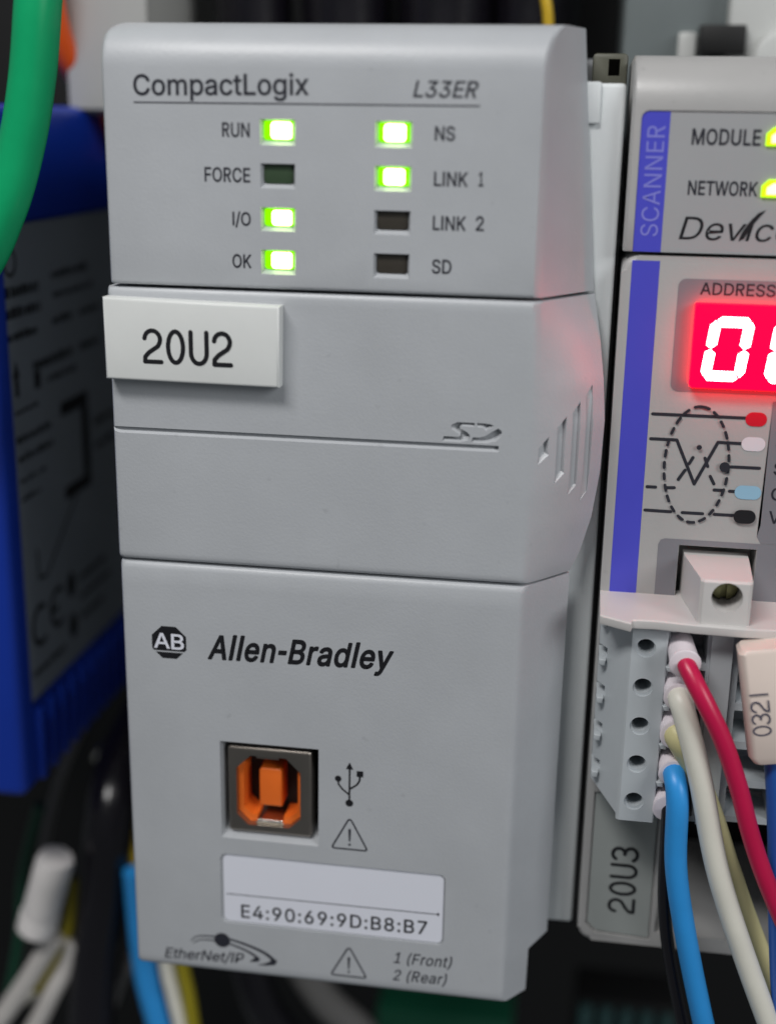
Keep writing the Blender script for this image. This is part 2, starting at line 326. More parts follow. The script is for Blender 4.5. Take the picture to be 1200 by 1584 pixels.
# ------------------------------------------------------------------ lettering: plain sans glyph outlines (units of 1/1000 em)
GLYPHS = {"!":[196,[[[67,160],[63,509],[132,509],[128,160]],[[98,-4],[81,-1],[66,9],[56,24],[52,41],[56,58],[66,73],[81,83],[98,86],[116,83],[130,73],[140,58],[143,41],[140,24],[130,9],[116,-1]]]],"(":[273,[[[89,207],[101,324],[132,441],[177,539],[236,539],[191,428],[161,313],[151,207],[160,115],[188,16],[236,-96],[177,-96],[139,-21],[111,55],[95,131]]]],")":[273,[[[37,-96],[86,18],[113,116],[122,207],[112,313],[82,428],[37,539],[97,539],[142,441],[173,323],[184,207],[178,130],[161,53],[134,-22],[97,-96]]]],"+":[453,[[[198,34],[198,364],[255,364],[255,34]],[[61,172],[61,226],[391,226],[391,172]]]],"-":[453,[[[337,244],[337,188],[114,188],[114,244]]]],"/":[249,[[[235,533],[71,-76],[14,-76],[178,533]]]],"0":[453,[[[227,-7],[174,1],[130,24],[95,62],[69,113],[53,178],[48,254],[53,330],[69,395],[95,447],[130,484],[174,508],[227,516],[279,508],[323,484],[358,447],[384,395],[400,330],[405,254],[400,178],[384,113],[359,62],[323,24],[279,1]],[[227,50],[261,56],[290,74],[313,103],[330,144],[340,194],[344,254],[340,314],[330,365],[313,405],[290,435],[261,453],[227,460],[192,453],[163,435],[140,405],[123,365],[113,314],[109,254],[113,194],[123,144],[140,103],[163,74],[192,56]]]],"1":[453,[[[76,0],[76,55],[391,55],[391,0]],[[276,509],[276,0],[212,0],[212,448],[209,448],[86,358],[86,427],[198,509]]]],"2":[453,[[[64,0],[64,47],[234,229],[282,282],[311,327],[320,371],[317,397],[308,419],[293,436],[273,449],[224,460],[196,457],[172,447],[153,433],[139,413],[130,390],[127,362],[66,362],[71,405],[86,442],[111,473],[143,496],[182,511],[225,516],[268,511],[306,497],[337,474],[361,445],[376,411],[381,372],[371,318],[336,259],[267,180],[153,60],[153,57],[389,57],[389,0]]]],"3":[453,[[[218,-7],[173,-3],[133,10],[98,30],[70,57],[52,91],[44,132],[109,132],[115,107],[126,87],[144,71],[165,59],[219,50],[275,61],[297,74],[315,93],[325,116],[329,145],[326,172],[316,196],[299,217],[275,234],[242,244],[201,248],[157,248],[157,299],[288,448],[288,452],[70,452],[70,509],[372,509],[372,461],[211,278],[211,289],[264,288],[308,276],[344,253],[371,222],[387,186],[393,145],[387,103],[370,66],[344,36],[309,12],[266,-2]]]],"4":[453,[[[40,105],[40,158],[247,509],[311,509],[109,166],[109,163],[413,163],[413,105]],[[282,0],[282,121],[282,146],[282,318],[343,318],[343,0]]]],"6":[453,[[[226,-7],[182,-1],[142,15],[109,40],[84,74],[69,115],[64,162],[68,199],[80,239],[137,340],[252,509],[322,509],[151,261],[145,261],[165,288],[196,307],[235,314],[278,309],[316,295],[346,271],[370,240],[384,201],[389,157],[384,112],[368,73],[343,39],[310,14],[271,-2]],[[226,48],[254,52],[279,63],[299,79],[314,101],[324,128],[327,157],[324,187],[314,213],[299,235],[279,251],[254,262],[226,265],[198,262],[174,252],[153,235],[138,214],[128,188],[125,158],[128,128],[138,102],[153,79],[174,63],[198,52]]]],"7":[453,[[[97,0],[323,448],[323,452],[62,452],[62,509],[391,509],[391,449],[165,0]]]],"8":[453,[[[226,-7],[178,-2],[136,11],[101,33],[74,62],[57,96],[52,135],[55,166],[65,195],[81,220],[101,241],[125,256],[153,265],[153,267],[119,282],[93,308],[76,342],[70,380],[75,417],[90,450],[114,477],[146,498],[184,511],[226,516],[269,511],[306,498],[337,477],[361,450],[377,417],[382,380],[376,342],[359,308],[333,282],[300,267],[300,265],[327,256],[351,241],[372,220],[387,195],[397,166],[401,135],[395,96],[378,62],[352,33],[317,11],[275,-2]],[[226,49],[258,52],[285,60],[307,74],[323,91],[333,113],[337,139],[333,165],[322,189],[305,208],[283,223],[256,232],[226,235],[196,232],[169,223],[147,208],[130,189],[119,165],[115,139],[119,113],[129,91],[145,74],[167,60],[195,52]],[[226,290],[274,300],[293,313],[307,330],[316,351],[319,376],[316,399],[308,420],[294,437],[275,449],[226,460],[177,449],[159,437],[145,420],[136,399],[133,376],[136,351],[145,330],[159,313],[178,300]]]],"9":[453,[[[226,516],[271,510],[310,494],[343,468],[368,434],[384,393],[389,347],[385,309],[373,270],[315,168],[200,0],[130,0],[301,248],[307,248],[287,221],[257,202],[218,195],[175,199],[137,214],[106,237],[83,269],[68,307],[64,352],[69,397],[85,436],[110,469],[143,494],[182,510]],[[226,460],[199,457],[174,446],[154,429],[138,407],[129,381],[125,352],[129,322],[138,295],[154,274],[174,257],[199,247],[226,243],[254,247],[279,257],[299,273],[314,295],[324,321],[327,350],[324,381],[314,407],[299,429],[279,446],[254,457]]]],":":[188,[[[95,-4],[78,-1],[63,9],[53,24],[50,41],[53,59],[63,73],[78,83],[95,87],[113,83],[128,73],[138,59],[141,41],[138,24],[128,9],[113,-1]],[[95,271],[78,274],[63,284],[53,299],[50,316],[53,334],[63,349],[78,359],[95,362],[113,359],[128,349],[138,334],[141,316],[138,299],[128,284],[113,274]]]],"A":[480,[[[16,0],[201,509],[276,509],[463,0],[395,0],[287,302],[264,372],[232,478],[245,478],[213,371],[191,302],[85,0]],[[110,142],[110,199],[370,199],[370,142]]]],"B":[456,[[[60,0],[60,509],[241,509],[289,504],[329,491],[359,469],[381,442],[394,410],[398,374],[395,344],[387,320],[356,286],[315,267],[315,262],[339,257],[363,245],[385,227],[402,203],[414,173],[418,136],[413,100],[400,67],[377,39],[344,18],[301,4],[247,0]],[[125,57],[245,57],[296,63],[330,80],[349,105],[355,137],[352,161],[342,184],[327,203],[306,218],[279,228],[248,231],[125,231]],[[125,285],[238,285],[288,296],[308,309],[323,326],[333,348],[336,372],[330,403],[313,429],[283,446],[240,452],[125,452]]]],"C":[510,[[[267,-7],[205,1],[150,25],[104,63],[70,115],[48,179],[40,254],[48,329],[70,393],[104,445],[150,484],[205,508],[267,516],[340,504],[373,490],[402,471],[427,447],[448,418],[463,385],[473,348],[408,348],[389,395],[357,428],[315,449],[267,456],[223,450],[184,432],[150,403],[125,364],[109,314],[103,254],[109,194],[125,145],[151,105],[184,76],[223,59],[267,53],[315,60],[357,81],[389,114],[408,160],[473,160],[463,124],[448,91],[428,62],[402,38],[373,19],[341,5],[305,-4]]]],"D":[502,[[[219,0],[96,0],[96,57],[215,57],[272,63],[318,81],[354,110],[379,149],[394,198],[399,255],[394,312],[379,361],[354,399],[320,428],[275,446],[221,452],[93,452],[93,509],[225,509],[294,501],[353,478],[399,441],[433,391],[455,329],[462,255],[455,181],[433,119],[398,68],[351,31],[291,8]],[[125,509],[125,0],[60,0],[60,509]]]],"E":[419,[[[60,0],[60,509],[372,509],[372,452],[125,452],[125,286],[355,286],[355,229],[125,229],[125,57],[375,57],[375,0]]]],"F":[410,[[[60,0],[60,509],[369,509],[369,452],[125,452],[125,278],[346,278],[346,221],[125,221],[125,0]]]],"H":[517,[[[60,0],[60,509],[125,509],[125,289],[392,289],[392,509],[457,509],[457,0],[392,0],[392,232],[125,232],[125,0]]]],"I":[300,[[[31,0],[31,57],[118,57],[118,452],[31,452],[31,509],[269,509],[269,452],[183,452],[183,57],[269,57],[269,0]]]],"K":[467,[[[104,145],[104,216],[139,261],[174,303],[212,344],[364,509],[448,509],[231,276],[228,276]],[[60,0],[60,509],[125,509],[125,334],[124,225],[125,193],[125,0]],[[372,0],[188,259],[228,309],[449,0]]]],"L":[393,[[[60,0],[60,509],[125,509],[125,57],[361,57],[361,0]]]],"M":[628,[[[60,0],[60,509],[152,509],[277,187],[287,159],[299,123],[311,84],[322,49],[307,49],[318,83],[330,121],[342,158],[352,187],[476,509],[568,509],[568,0],[504,0],[504,291],[504,327],[505,369],[506,413],[507,457],[513,457],[498,409],[482,363],[467,322],[456,291],[342,0],[286,0],[170,291],[159,321],[145,361],[129,408],[112,457],[119,457],[120,416],[121,372],[122,328],[122,291],[122,0]]]],"N":[523,[[[60,0],[60,509],[136,509],[343,183],[363,151],[388,107],[414,55],[405,54],[401,108],[399,157],[399,195],[399,509],[463,509],[463,0],[387,0],[202,290],[177,331],[148,381],[108,452],[119,454],[122,384],[124,328],[125,291],[125,0]]]],"O":[533,[[[267,-7],[205,1],[150,25],[105,63],[70,115],[48,179],[40,254],[48,329],[70,393],[105,445],[150,484],[205,508],[267,516],[329,508],[384,484],[429,445],[464,393],[486,329],[493,254],[486,179],[464,115],[429,63],[384,25],[329,1]],[[267,53],[310,59],[349,76],[383,105],[408,144],[425,194],[430,254],[425,314],[408,365],[383,404],[349,433],[310,450],[267,456],[223,450],[184,433],[151,404],[125,364],[109,314],[103,254],[109,194],[125,144],[151,105],[184,76],[223,59]]]],"P":[445,[[[60,0],[60,509],[235,509],[289,503],[332,487],[366,462],[390,430],[404,391],[409,348],[404,304],[390,265],[366,233],[332,207],[289,191],[235,186],[109,186],[109,242],[233,242],[269,246],[297,256],[318,272],[333,294],[342,319],[344,348],[342,376],[333,402],[318,423],[297,439],[268,449],[232,452],[125,452],[125,0]]]],"R":[449,[[[60,0],[60,509],[236,509],[290,504],[333,489],[367,465],[390,433],[405,395],[409,352],[405,309],[390,271],[367,240],[333,217],[289,203],[236,198],[96,198],[96,255],[234,255],[269,258],[298,267],[319,281],[334,300],[342,324],[345,352],[342,380],[334,405],[319,425],[298,440],[269,449],[233,452],[125,452],[125,0]],[[353,0],[230,229],[303,229],[428,0]]]],"S":[447,[[[224,-9],[172,-4],[128,9],[91,31],[64,60],[46,96],[38,137],[104,137],[110,110],[123,88],[142,71],[166,59],[224,49],[257,52],[286,60],[311,74],[329,92],[341,114],[346,139],[342,161],[332,179],[296,205],[245,222],[184,239],[128,260],[86,289],[60,326],[52,372],[58,413],[75,448],[102,476],[138,498],[180,511],[227,516],[275,511],[316,498],[351,476],[377,449],[394,415],[401,378],[337,378],[326,412],[302,437],[267,453],[225,459],[194,456],[167,448],[145,435],[129,418],[118,398],[115,376],[119,352],[131,334],[169,308],[212,293],[264,279],[312,264],[359,238],[395,198],[405,171],[408,139],[403,99],[386,64],[360,34],[323,11],[278,-4]]]],"T":[449,[[[32,452],[32,509],[417,509],[417,452],[257,452],[257,0],[193,0],[193,452]]]],"U":[517,[[[259,-8],[203,-2],[154,15],[114,43],[85,80],[66,124],[60,173],[60,509],[124,509],[124,178],[128,144],[141,113],[160,87],[187,68],[220,56],[259,52],[298,56],[331,68],[357,87],[377,113],[389,144],[393,178],[393,509],[457,509],[457,173],[451,124],[433,80],[403,43],[363,15],[315,-2]]]],"V":[480,[[[204,0],[16,509],[84,509],[192,206],[215,137],[248,31],[235,31],[267,138],[290,206],[395,509],[463,509],[278,0]]]],"W":[686,[[[155,0],[16,509],[82,509],[163,196],[175,145],[187,94],[197,40],[189,40],[200,94],[211,145],[224,196],[306,509],[380,509],[462,196],[474,145],[486,94],[497,40],[488,40],[499,94],[510,145],[523,196],[603,509],[670,509],[530,0],[455,0],[368,323],[351,391],[336,475],[350,475],[335,395],[318,323],[230,0]]]],"a":[389,[[[160,-9],[126,-5],[94,5],[68,22],[48,45],[35,73],[30,108],[34,138],[43,161],[58,179],[78,193],[125,211],[178,220],[234,227],[265,235],[273,243],[276,255],[276,257],[267,297],[240,322],[196,331],[149,322],[118,301],[100,274],[41,291],[57,322],[79,346],[104,364],[133,375],[194,384],[239,379],[286,360],[306,343],[322,320],[333,290],[337,251],[337,0],[277,0],[277,52],[272,52],[252,25],[215,1]],[[170,45],[202,49],[228,59],[248,74],[263,93],[272,115],[276,138],[276,190],[259,182],[231,176],[200,171],[175,168],[134,159],[103,139],[95,124],[92,105],[102,72],[130,52]]]],"c":[396,[[[207,-8],[159,-2],[117,16],[82,46],[56,85],[40,133],[34,187],[40,243],[56,291],[82,330],[117,360],[159,378],[207,384],[260,377],[305,356],[340,322],[362,277],[303,262],[290,289],[270,311],[242,325],[207,330],[173,325],[145,310],[124,287],[108,258],[99,224],[96,187],[99,151],[108,117],[124,89],[145,66],[173,51],[207,46],[243,52],[271,66],[292,89],[304,117],[363,102],[341,56],[306,21],[261,-1]]]],"d":[424,[[[195,-8],[151,-2],[111,16],[79,45],[55,84],[39,133],[34,189],[39,245],[55,293],[79,332],[112,361],[151,378],[196,384],[228,381],[253,373],[287,346],[306,319],[311,319],[311,509],[372,509],[372,0],[313,0],[313,59],[307,59],[287,31],[252,4],[227,-5]],[[205,47],[236,51],[263,65],[284,86],[299,115],[309,150],[312,189],[309,229],[300,263],[284,291],[263,312],[237,325],[205,330],[172,325],[145,311],[124,290],[108,261],[99,227],[96,189],[99,151],[109,117],[124,88],[145,66],[172,51]]]],"e":[404,[[[212,-8],[161,-2],[117,16],[82,46],[56,85],[40,132],[34,187],[39,242],[55,290],[81,329],[115,359],[157,378],[205,384],[266,374],[294,361],[319,341],[341,315],[357,282],[368,242],[371,194],[371,169],[75,169],[75,221],[338,221],[310,202],[307,237],[298,269],[283,294],[263,314],[237,326],[205,330],[173,326],[146,313],[125,294],[109,270],[99,241],[96,211],[96,178],[100,139],[110,106],[128,80],[151,61],[179,50],[212,46],[254,53],[285,73],[306,105],[365,91],[353,63],[335,39],[311,19],[283,4],[249,-5]]]],"g":[425,[[[207,-151],[168,-148],[134,-140],[82,-110],[51,-69],[101,-41],[122,-66],[154,-88],[207,-97],[249,-92],[282,-75],[304,-47],[311,-6],[311,68],[306,68],[287,41],[252,16],[227,8],[195,5],[152,10],[113,27],[80,53],[55,90],[39,136],[34,191],[39,246],[55,293],[80,332],[112,361],[152,378],[196,384],[228,382],[253,373],[288,346],[308,319],[313,319],[313,379],[372,379],[372,-9],[367,-54],[350,-90],[324,-117],[291,-136],[251,-147]],[[205,59],[237,63],[264,75],[285,95],[300,121],[309,154],[312,193],[309,231],[300,264],[285,291],[264,312],[237,325],[205,330],[172,325],[145,312],[124,290],[109,262],[99,229],[96,193],[99,155],[109,123],[124,96],[145,76],[172,63]]]],"h":[410,[[[114,227],[114,0],[53,0],[53,509],[114,509],[114,287],[102,287],[124,332],[152,362],[187,379],[227,384],[264,380],[295,369],[321,349],[341,321],[353,285],[357,240],[357,0],[296,0],[296,235],[290,275],[273,304],[246,323],[210,329],[184,326],[161,317],[141,303],[126,283],[117,257]]]],"i":[167,[[[53,0],[53,379],[114,379],[114,0]],[[84,443],[67,446],[54,455],[44,468],[41,483],[44,499],[54,512],[67,521],[84,524],[100,521],[114,512],[123,499],[126,483],[123,468],[114,455],[100,446]]]],"l":[189,[[[139,-2],[101,3],[74,20],[58,47],[53,84],[53,509],[114,509],[114,99],[120,62],[130,54],[146,52],[160,53],[170,54],[181,3],[162,-1]]]],"m":[610,[[[53,0],[53,379],[112,379],[112,295],[108,295],[118,323],[132,346],[172,376],[219,386],[257,380],[287,361],[309,331],[321,295],[312,295],[322,321],[337,343],[381,375],[437,386],[468,383],[497,372],[522,354],[541,328],[553,296],[557,255],[557,0],[496,0],[496,254],[490,289],[473,313],[447,326],[419,330],[395,328],[374,320],[345,290],[335,247],[335,0],[274,0],[274,260],[269,288],[253,311],[229,326],[199,330],[158,320],[140,307],[126,289],[117,266],[114,238],[114,0]]]],"n":[410,[[[114,227],[114,0],[53,0],[53,379],[112,379],[112,287],[102,287],[124,332],[152,362],[187,379],[227,384],[264,380],[295,369],[321,349],[341,321],[353,285],[357,240],[357,0],[296,0],[296,235],[290,275],[273,304],[246,323],[210,329],[184,326],[161,317],[141,303],[126,283],[117,257]]]],"o":[415,[[[207,-8],[159,-2],[117,16],[82,46],[56,85],[40,133],[34,187],[40,243],[56,291],[82,330],[117,360],[159,378],[207,384],[256,378],[299,360],[333,330],[359,291],[376,243],[381,187],[376,133],[359,85],[333,46],[299,16],[256,-2]],[[207,46],[242,51],[270,66],[292,89],[307,117],[316,151],[319,187],[316,224],[307,258],[292,287],[270,310],[242,325],[207,330],[173,325],[145,310],[124,287],[108,258],[99,224],[96,187],[99,151],[108,117],[124,89],[145,66],[173,51]]]],"p":[424,[[[53,-143],[53,379],[112,379],[112,319],[118,319],[137,346],[171,373],[197,381],[229,384],[274,378],[313,361],[345,332],[370,293],[385,245],[390,189],[385,133],[370,84],[346,45],[313,16],[274,-2],[229,-8],[198,-5],[173,4],[138,31],[118,59],[114,59],[114,-143]],[[220,47],[253,51],[279,66],[301,88],[316,117],[325,151],[328,189],[325,227],[316,261],[301,290],[280,311],[253,325],[220,330],[188,325],[161,312],[140,291],[125,263],[116,229],[113,189],[116,150],[125,115],[140,86],[162,65],[188,51]]]],"r":[259,[[[53,0],[53,379],[112,379],[112,321],[115,321],[130,347],[152,367],[181,380],[213,385],[229,384],[243,384],[243,322],[230,324],[207,326],[182,323],[159,315],[140,301],[126,284],[117,262],[114,237],[114,0]]]],"t":[227,[[[204,379],[204,327],[6,327],[6,379]],[[65,471],[126,471],[126,98],[128,76],[136,61],[150,53],[170,50],[185,51],[202,54],[213,2],[192,-3],[168,-4],[125,2],[92,21],[72,52],[65,93]]]],"v":[389,[[[163,0],[17,379],[84,379],[165,155],[187,87],[206,21],[184,21],[203,87],[224,155],[305,379],[371,379],[226,0]]]],"x":[379,[[[21,0],[171,218],[171,171],[29,379],[100,379],[147,306],[179,253],[207,206],[175,206],[202,253],[233,306],[282,379],[352,379],[209,169],[209,214],[358,0],[287,0],[231,85],[200,136],[173,182],[205,182],[178,136],[148,85],[91,0]]]],"y":[389,[[[47,-139],[61,-86],[71,-87],[104,-89],[130,-74],[151,-36],[163,-1],[17,379],[84,379],[165,155],[187,87],[206,21],[184,21],[202,87],[224,155],[305,379],[371,379],[204,-58],[177,-107],[139,-136],[91,-145],[65,-143]]]]}
GLYPHS['I'] = [189, [[[58, 0], [58, 512], [128, 512], [128, 0]]]]
def _arc(cx, cy, r, a0, a1, n=10):
    return [[cx + r * math.cos(math.radians(a0 + (a1 - a0) * k / n)), cy + r * math.sin(math.radians(a0 + (a1 - a0) * k / n))] for k in range(n + 1)]
GLYPHS['R'] = [455, [[[58, 0], [58, 512]] + _arc(255, 367, 145, 90, -80) + [[405, 0], [326, 0], [208, 222], [128, 222], [128, 0]], [[128, 282]] + _arc(250, 367, 85, -90, 90) + [[128, 452]]]]
GLYPHS['-'] = [250, [[[38, 190], [38, 250], [212, 250], [212, 190]]]]
GLYPHS['l'] = [176, [[[55, 0], [55, 530], [121, 530], [121, 0]]]]
CAP = max(p[1] for p in GLYPHS['E'][1][0])
def area_of(p): return sum(p[i - 1][0] * p[i][1] - p[i][0] * p[i - 1][1] for i in range(len(p))) / 2
def inside(pt, poly):
    c = False
    for i in range(len(poly)):
        (x1, y1), (x2, y2) = poly[i - 1], poly[i]
        if (y1 > pt[1]) != (y2 > pt[1]) and pt[0] < (x2 - x1) * (pt[1] - y1) / (y2 - y1) + x1: c = not c
    return c
def glyph_mesh(s, weight, track=0, caps=None):
    """flat mesh in glyph units (x right, y up); overlapping contours go to layers a hair apart"""
    pen = 0; layers = [[], []]
    for ch in s:
        if ch == ' ': pen += 150 + track; continue
        adv, sp = GLYPHS[ch]
        outs = [q for q in sp if area_of(q) < 0]; holes = [q for q in sp if area_of(q) > 0]
        for i, q in enumerate(outs):
            layers[min(i, 1)].append([(x + pen, y) for x, y in q])
        for q in holes: layers[0].append([(x + pen, y) for x, y in q])
        pen += adv + track
    bm = bmesh.new()
    for li, L in enumerate(layers):
        if not L: continue
        cu = bpy.data.curves.new('c', 'CURVE'); cu.dimensions = '2D'; cu.fill_mode = 'BOTH'; cu.offset = 0
        for q in L:
            spn = cu.splines.new('POLY'); spn.points.add(len(q) - 1); spn.use_cyclic_u = True
            for pt, (x, y) in zip(spn.points, q): pt.co = (x / 1000, y / 1000, 0, 1)
        o = bpy.data.objects.new('c', cu); col.objects.link(o)
        dg = bpy.context.evaluated_depsgraph_get(); dg.update()
        me = bpy.data.meshes.new_from_object(o.evaluated_get(dg))
        bpy.data.objects.remove(o)
        me.transform(Matrix.Translation((0, 0, 0.004 * li)))
        bm.from_mesh(me)
    if weight > 0:                                   # heavier cut: thicken every contour
        wd = weight / 1000; k = 0
        for L in layers:
            for q in L:
                for i in range(len(q)):
                    a = Vector(q[i - 1]) / 1000; b = Vector(q[i]) / 1000; d = b - a
                    if d.length < 1e-6: continue
                    t = math.atan2(d.y, d.x); vv = []
                    for c, a0 in ((b, -90), (a, 90)):
                        for j in range(5):
                            an = t + math.radians(a0 + 45 * j); vv.append(bm.verts.new((c.x + wd * math.cos(an), c.y + wd * math.sin(an), .008 + .003 * (k % 4))))
                    bm.faces.new(vv); k += 1
    me = bpy.data.meshes.new('t'); bm.to_mesh(me); bm.free()
    return me
def text(name, s, x0, z0, x1, cap, y, mt, parent, slant=0.0, weight=5, track=0, z1=None, axis='x', vert=False):
    """lettering fitted between x0 and x1 on its baseline z0 (z1 at the right end); cap = capital height.
    vert: reads upwards, then x0/x1 are the z range and z0 the x of the baseline"""
    me = glyph_mesh(s, weight, track)
    xs = [v.co.x for v in me.vertices]; a, b = min(xs), max(xs)
    k = cap / (CAP / 1000)
    wdt = (x1 - x0) - slant * cap * (1 if s[-1] in 'RPx)' else 0.6)
    kx = wdt / (b - a)
    for v in me.vertices:
        lx = (v.co.x - a) * kx; lz = v.co.y * k
        lx += slant * lz
        if vert: X, Z = z0 - lz, x0 + lx
        else: X, Z = x0 + lx, z0 + lz + ((z1 - z0) * lx / (x1 - x0) if z1 is not None else 0)
        if axis == 'x': v.co = (X, y - v.co.z * 0.7, Z)
        else: v.co = (y + v.co.z * 0.7, X, Z)
    return link(name, me, mt, parent, smooth=0)

def arc(cx, cz, rx, rz, a0, a1, n=10):
    return [(cx + rx * math.cos(math.radians(a0 + (a1 - a0) * k / n)), cz + rz * math.sin(math.radians(a0 + (a1 - a0) * k / n))) for k in range(n + 1)]
# engraving-machine numerals: single-line skeletons in a 0..1 wide, 0..1 high box
def pen(ch):
    if ch == '2': return [arc(.5, .72, .44, .28, 175, -20, 10) + [(.80, .50), (.30, .30), (.08, .16), (.06, 0), (.98, 0)]]
    if ch == '0': return [arc(.5, .5, .42, .5, 90, 450, 24)]
    if ch == 'U': return [[(.06, 1), (.06, .36)] + arc(.5, .34, .44, .34, 180, 360, 12) + [(.94, .36), (.94, 1)]]
    if ch == '3': return [arc(.46, .75, .42, .25, 155, -90, 12) + arc(.46, .26, .46, .26, 90, -155, 14)]
    if ch == '1': return [[(.5, 0), (.5, 1)]]
def pen_text(s, x0, x1, z0, z1, gap=0.28):
    n = len(s); w = (x1 - x0) / (n + gap * (n - 1)); out = []
    for i, ch in enumerate(s):
        ox = x0 + i * w * (1 + gap)
        for ln in pen(ch): out.append([(ox + p[0] * w, z0 + p[1] * (z1 - z0)) for p in ln])
    return out

# ================================================================== SETTING
me = box(-260, 340, 150, 156, -260, 330, 1.0)
o = link('cabinet_back_panel', me, BACK); o['kind'] = 'structure'

# ================================================================== CONTROLLER
plc = thing('logic_controller', 'grey controller module with a 20U2 plate, green status lights and an orange USB socket', 'controller', (29, 30, -1.4))

def section(xl, yf, xo, yb, bulge=0.0, n=9, back=40.0):
    xr = 50 + (xo - 50) * min(yf / yb, 0.98)
    pts = [(xl, back), (xl, yf + 1.0), (xl + .10, yf + .5), (xl + .34, yf + .18), (xl + .9, yf)]
    pts += [(xl + 12, yf), (xl + 30, yf), (xr - 0.7, yf), (xr - 0.25, yf + .02)]
    fx, fy = xo - xr, yb - yf; L = math.hypot(fx, fy); nx, ny = fy / L, -fx / L
    for k in range(n + 1):
        t = (k + 0.12) / (n + .12) if k else 0.05
        bl = bulge * math.sin(math.pi * min(t, 1)) 
        pts.append((xr + fx * t + nx * bl, yf + fy * t + ny * bl))
    pts += [(xo - .15, yb + .35), (xo - .6, yb + .6), (xo - .8, back)]
    return pts
def lerp_table(tab, z):
    tab = sorted(tab)
    if z <= tab[0][0]: return tab[0][1:]
    for a, b in zip(tab[:-1], tab[1:]):
        if z <= b[0]:
            t = (z - a[0]) / (b[0] - a[0]); t = t
            return tuple(p + (q - p) * t for p, q in zip(a[1:], b[1:]))
    return tab[-1][1:]

# --- upper cover with the status lights
def xo_top(z): return 56.44 - (z - 90.7) * (56.44 - 53.9) / (118.6 - 90.7)
lv = []
for z, yf in ((91.15, .45), (91.22, .2), (91.4, .05), (91.65, 0), (96, 0), (101, 0), (106, 0), (111, 0), (115.2, 0)):
    lv.append((z, section(0.35, yf, xo_top(z), 10)))
for k in range(1, 13):
    a = math.radians(90 * k / 12); z = 115.2 + 5.0 * math.sin(a); yf = 5.0 * (1 - math.cos(a))
    dl = 0 if z < 118.4 else 1.8 - math.sqrt(max(0, 1.8 ** 2 - (z - 118.4) ** 2))
    lv.append((z, section(0.35 + dl, yf, xo_top(z), 10)))
cover = loft(lv)
LED = []
for cx0, cx1 in ((18.65, 22.70), (31.62, 35.78)):
    for zt, zb in ((109.85, 107.0), (105.12, 102.32), (100.32, 97.6), (95.60, 92.76)): LED.append((cx0, cx1, zt, zb))
bm = bmesh.new()
for x0, x1, zt, zb in LED:
    f = [bm.verts.new(p) for p in ((x0 - .1, -.3, zb - .12), (x1 + .1, -.3, zb - .12), (x1 + .1, -.3, zt + .05), (x0 - .1, -.3, zt + .05))]
    g = [bm.verts.new(p) for p in ((x0 + .36, .85, zb + .66), (x1 - .40, .85, zb + .66), (x1 - .40, .85, zt - .14), (x0 + .36, .85, zt - .14))]
    h = [bm.verts.new((v.co.x, 3, v.co.z)) for v in g]
    bm.faces.new(f); bm.faces.new(list(reversed(h)))
    for i in range(4):
        bm.faces.new((f[i], g[i], g[(i + 1) % 4], f[(i + 1) % 4])); bm.faces.new((g[i], h[i], h[(i + 1) % 4], g[(i + 1) % 4]))
cover = cut(cover, from_bm(bm))
top = link('upper_cover', cover, GREY, plc, 32)
for i, (x0, x1, zt, zb) in enumerate(LED):
    lit = i in (0, 2, 3, 4, 5)
    a, b, c, d = x0 + .34, x1 - .38, zb + .64, zt - .12
    le = link('indicator_lens', prism(rrect(a, b, c, d, .3), 0.55, 2.0, 0.12), LED_G if lit else (LENS_OFF_G if i == 1 else LENS_OFF), plc)
    if lit:
        sh = .85 if i < 4 else .62
        core = link('light_core', prism(rrect(a + sh + random.uniform(-.08, .1), b - (.12 if i < 4 else .35) - random.uniform(0, .1), c + .08 + random.uniform(0, .08), d - .14 - random.uniform(0, .1), .35), 0.46, 0.8, 0.1), LED_CORE, le)
text('title_lettering', 'CompactLogix', 4.20, 112.22, 24.2, 2.15, -0.02, INK_SOFT, top, weight=13, z1=112.5)
text('model_lettering', 'L33ER', 35.75, 112.42, 42.95, 1.68, -0.02, INK_SOFT, top, slant=.22, weight=9)
link('underline', sheet([[(4.18, 111.36), (43.05, 111.50), (43.05, 111.66), (4.18, 111.52)]], -0.02), INK_SOFT, top, 0)
for s, x0, x1, zb, cp in (('RUN', 14.35, 17.5, 107.93, 1.48), ('FORCE', 12.21, 17.5, 103.03, 1.52), ('I/O', 15.37, 17.5, 98.25, 1.45), ('OK', 15.28, 17.52, 93.5, 1.48),
                          ('NS', 38.25, 40.45, 107.95, 1.45), ('LINK', 38.28, 42.0, 103.13, 1.48), ('1', 43.2, 43.72, 103.2, 1.48), ('LINK', 38.27, 41.95, 98.37, 1.5), ('2', 43.05, 43.95, 98.42, 1.52), ('SD', 38.3, 40.5, 93.6, 1.5)):
    text('caption_lettering', s, x0, zb, x1, cp, -0.02, INK_SOFT, top, weight=13)

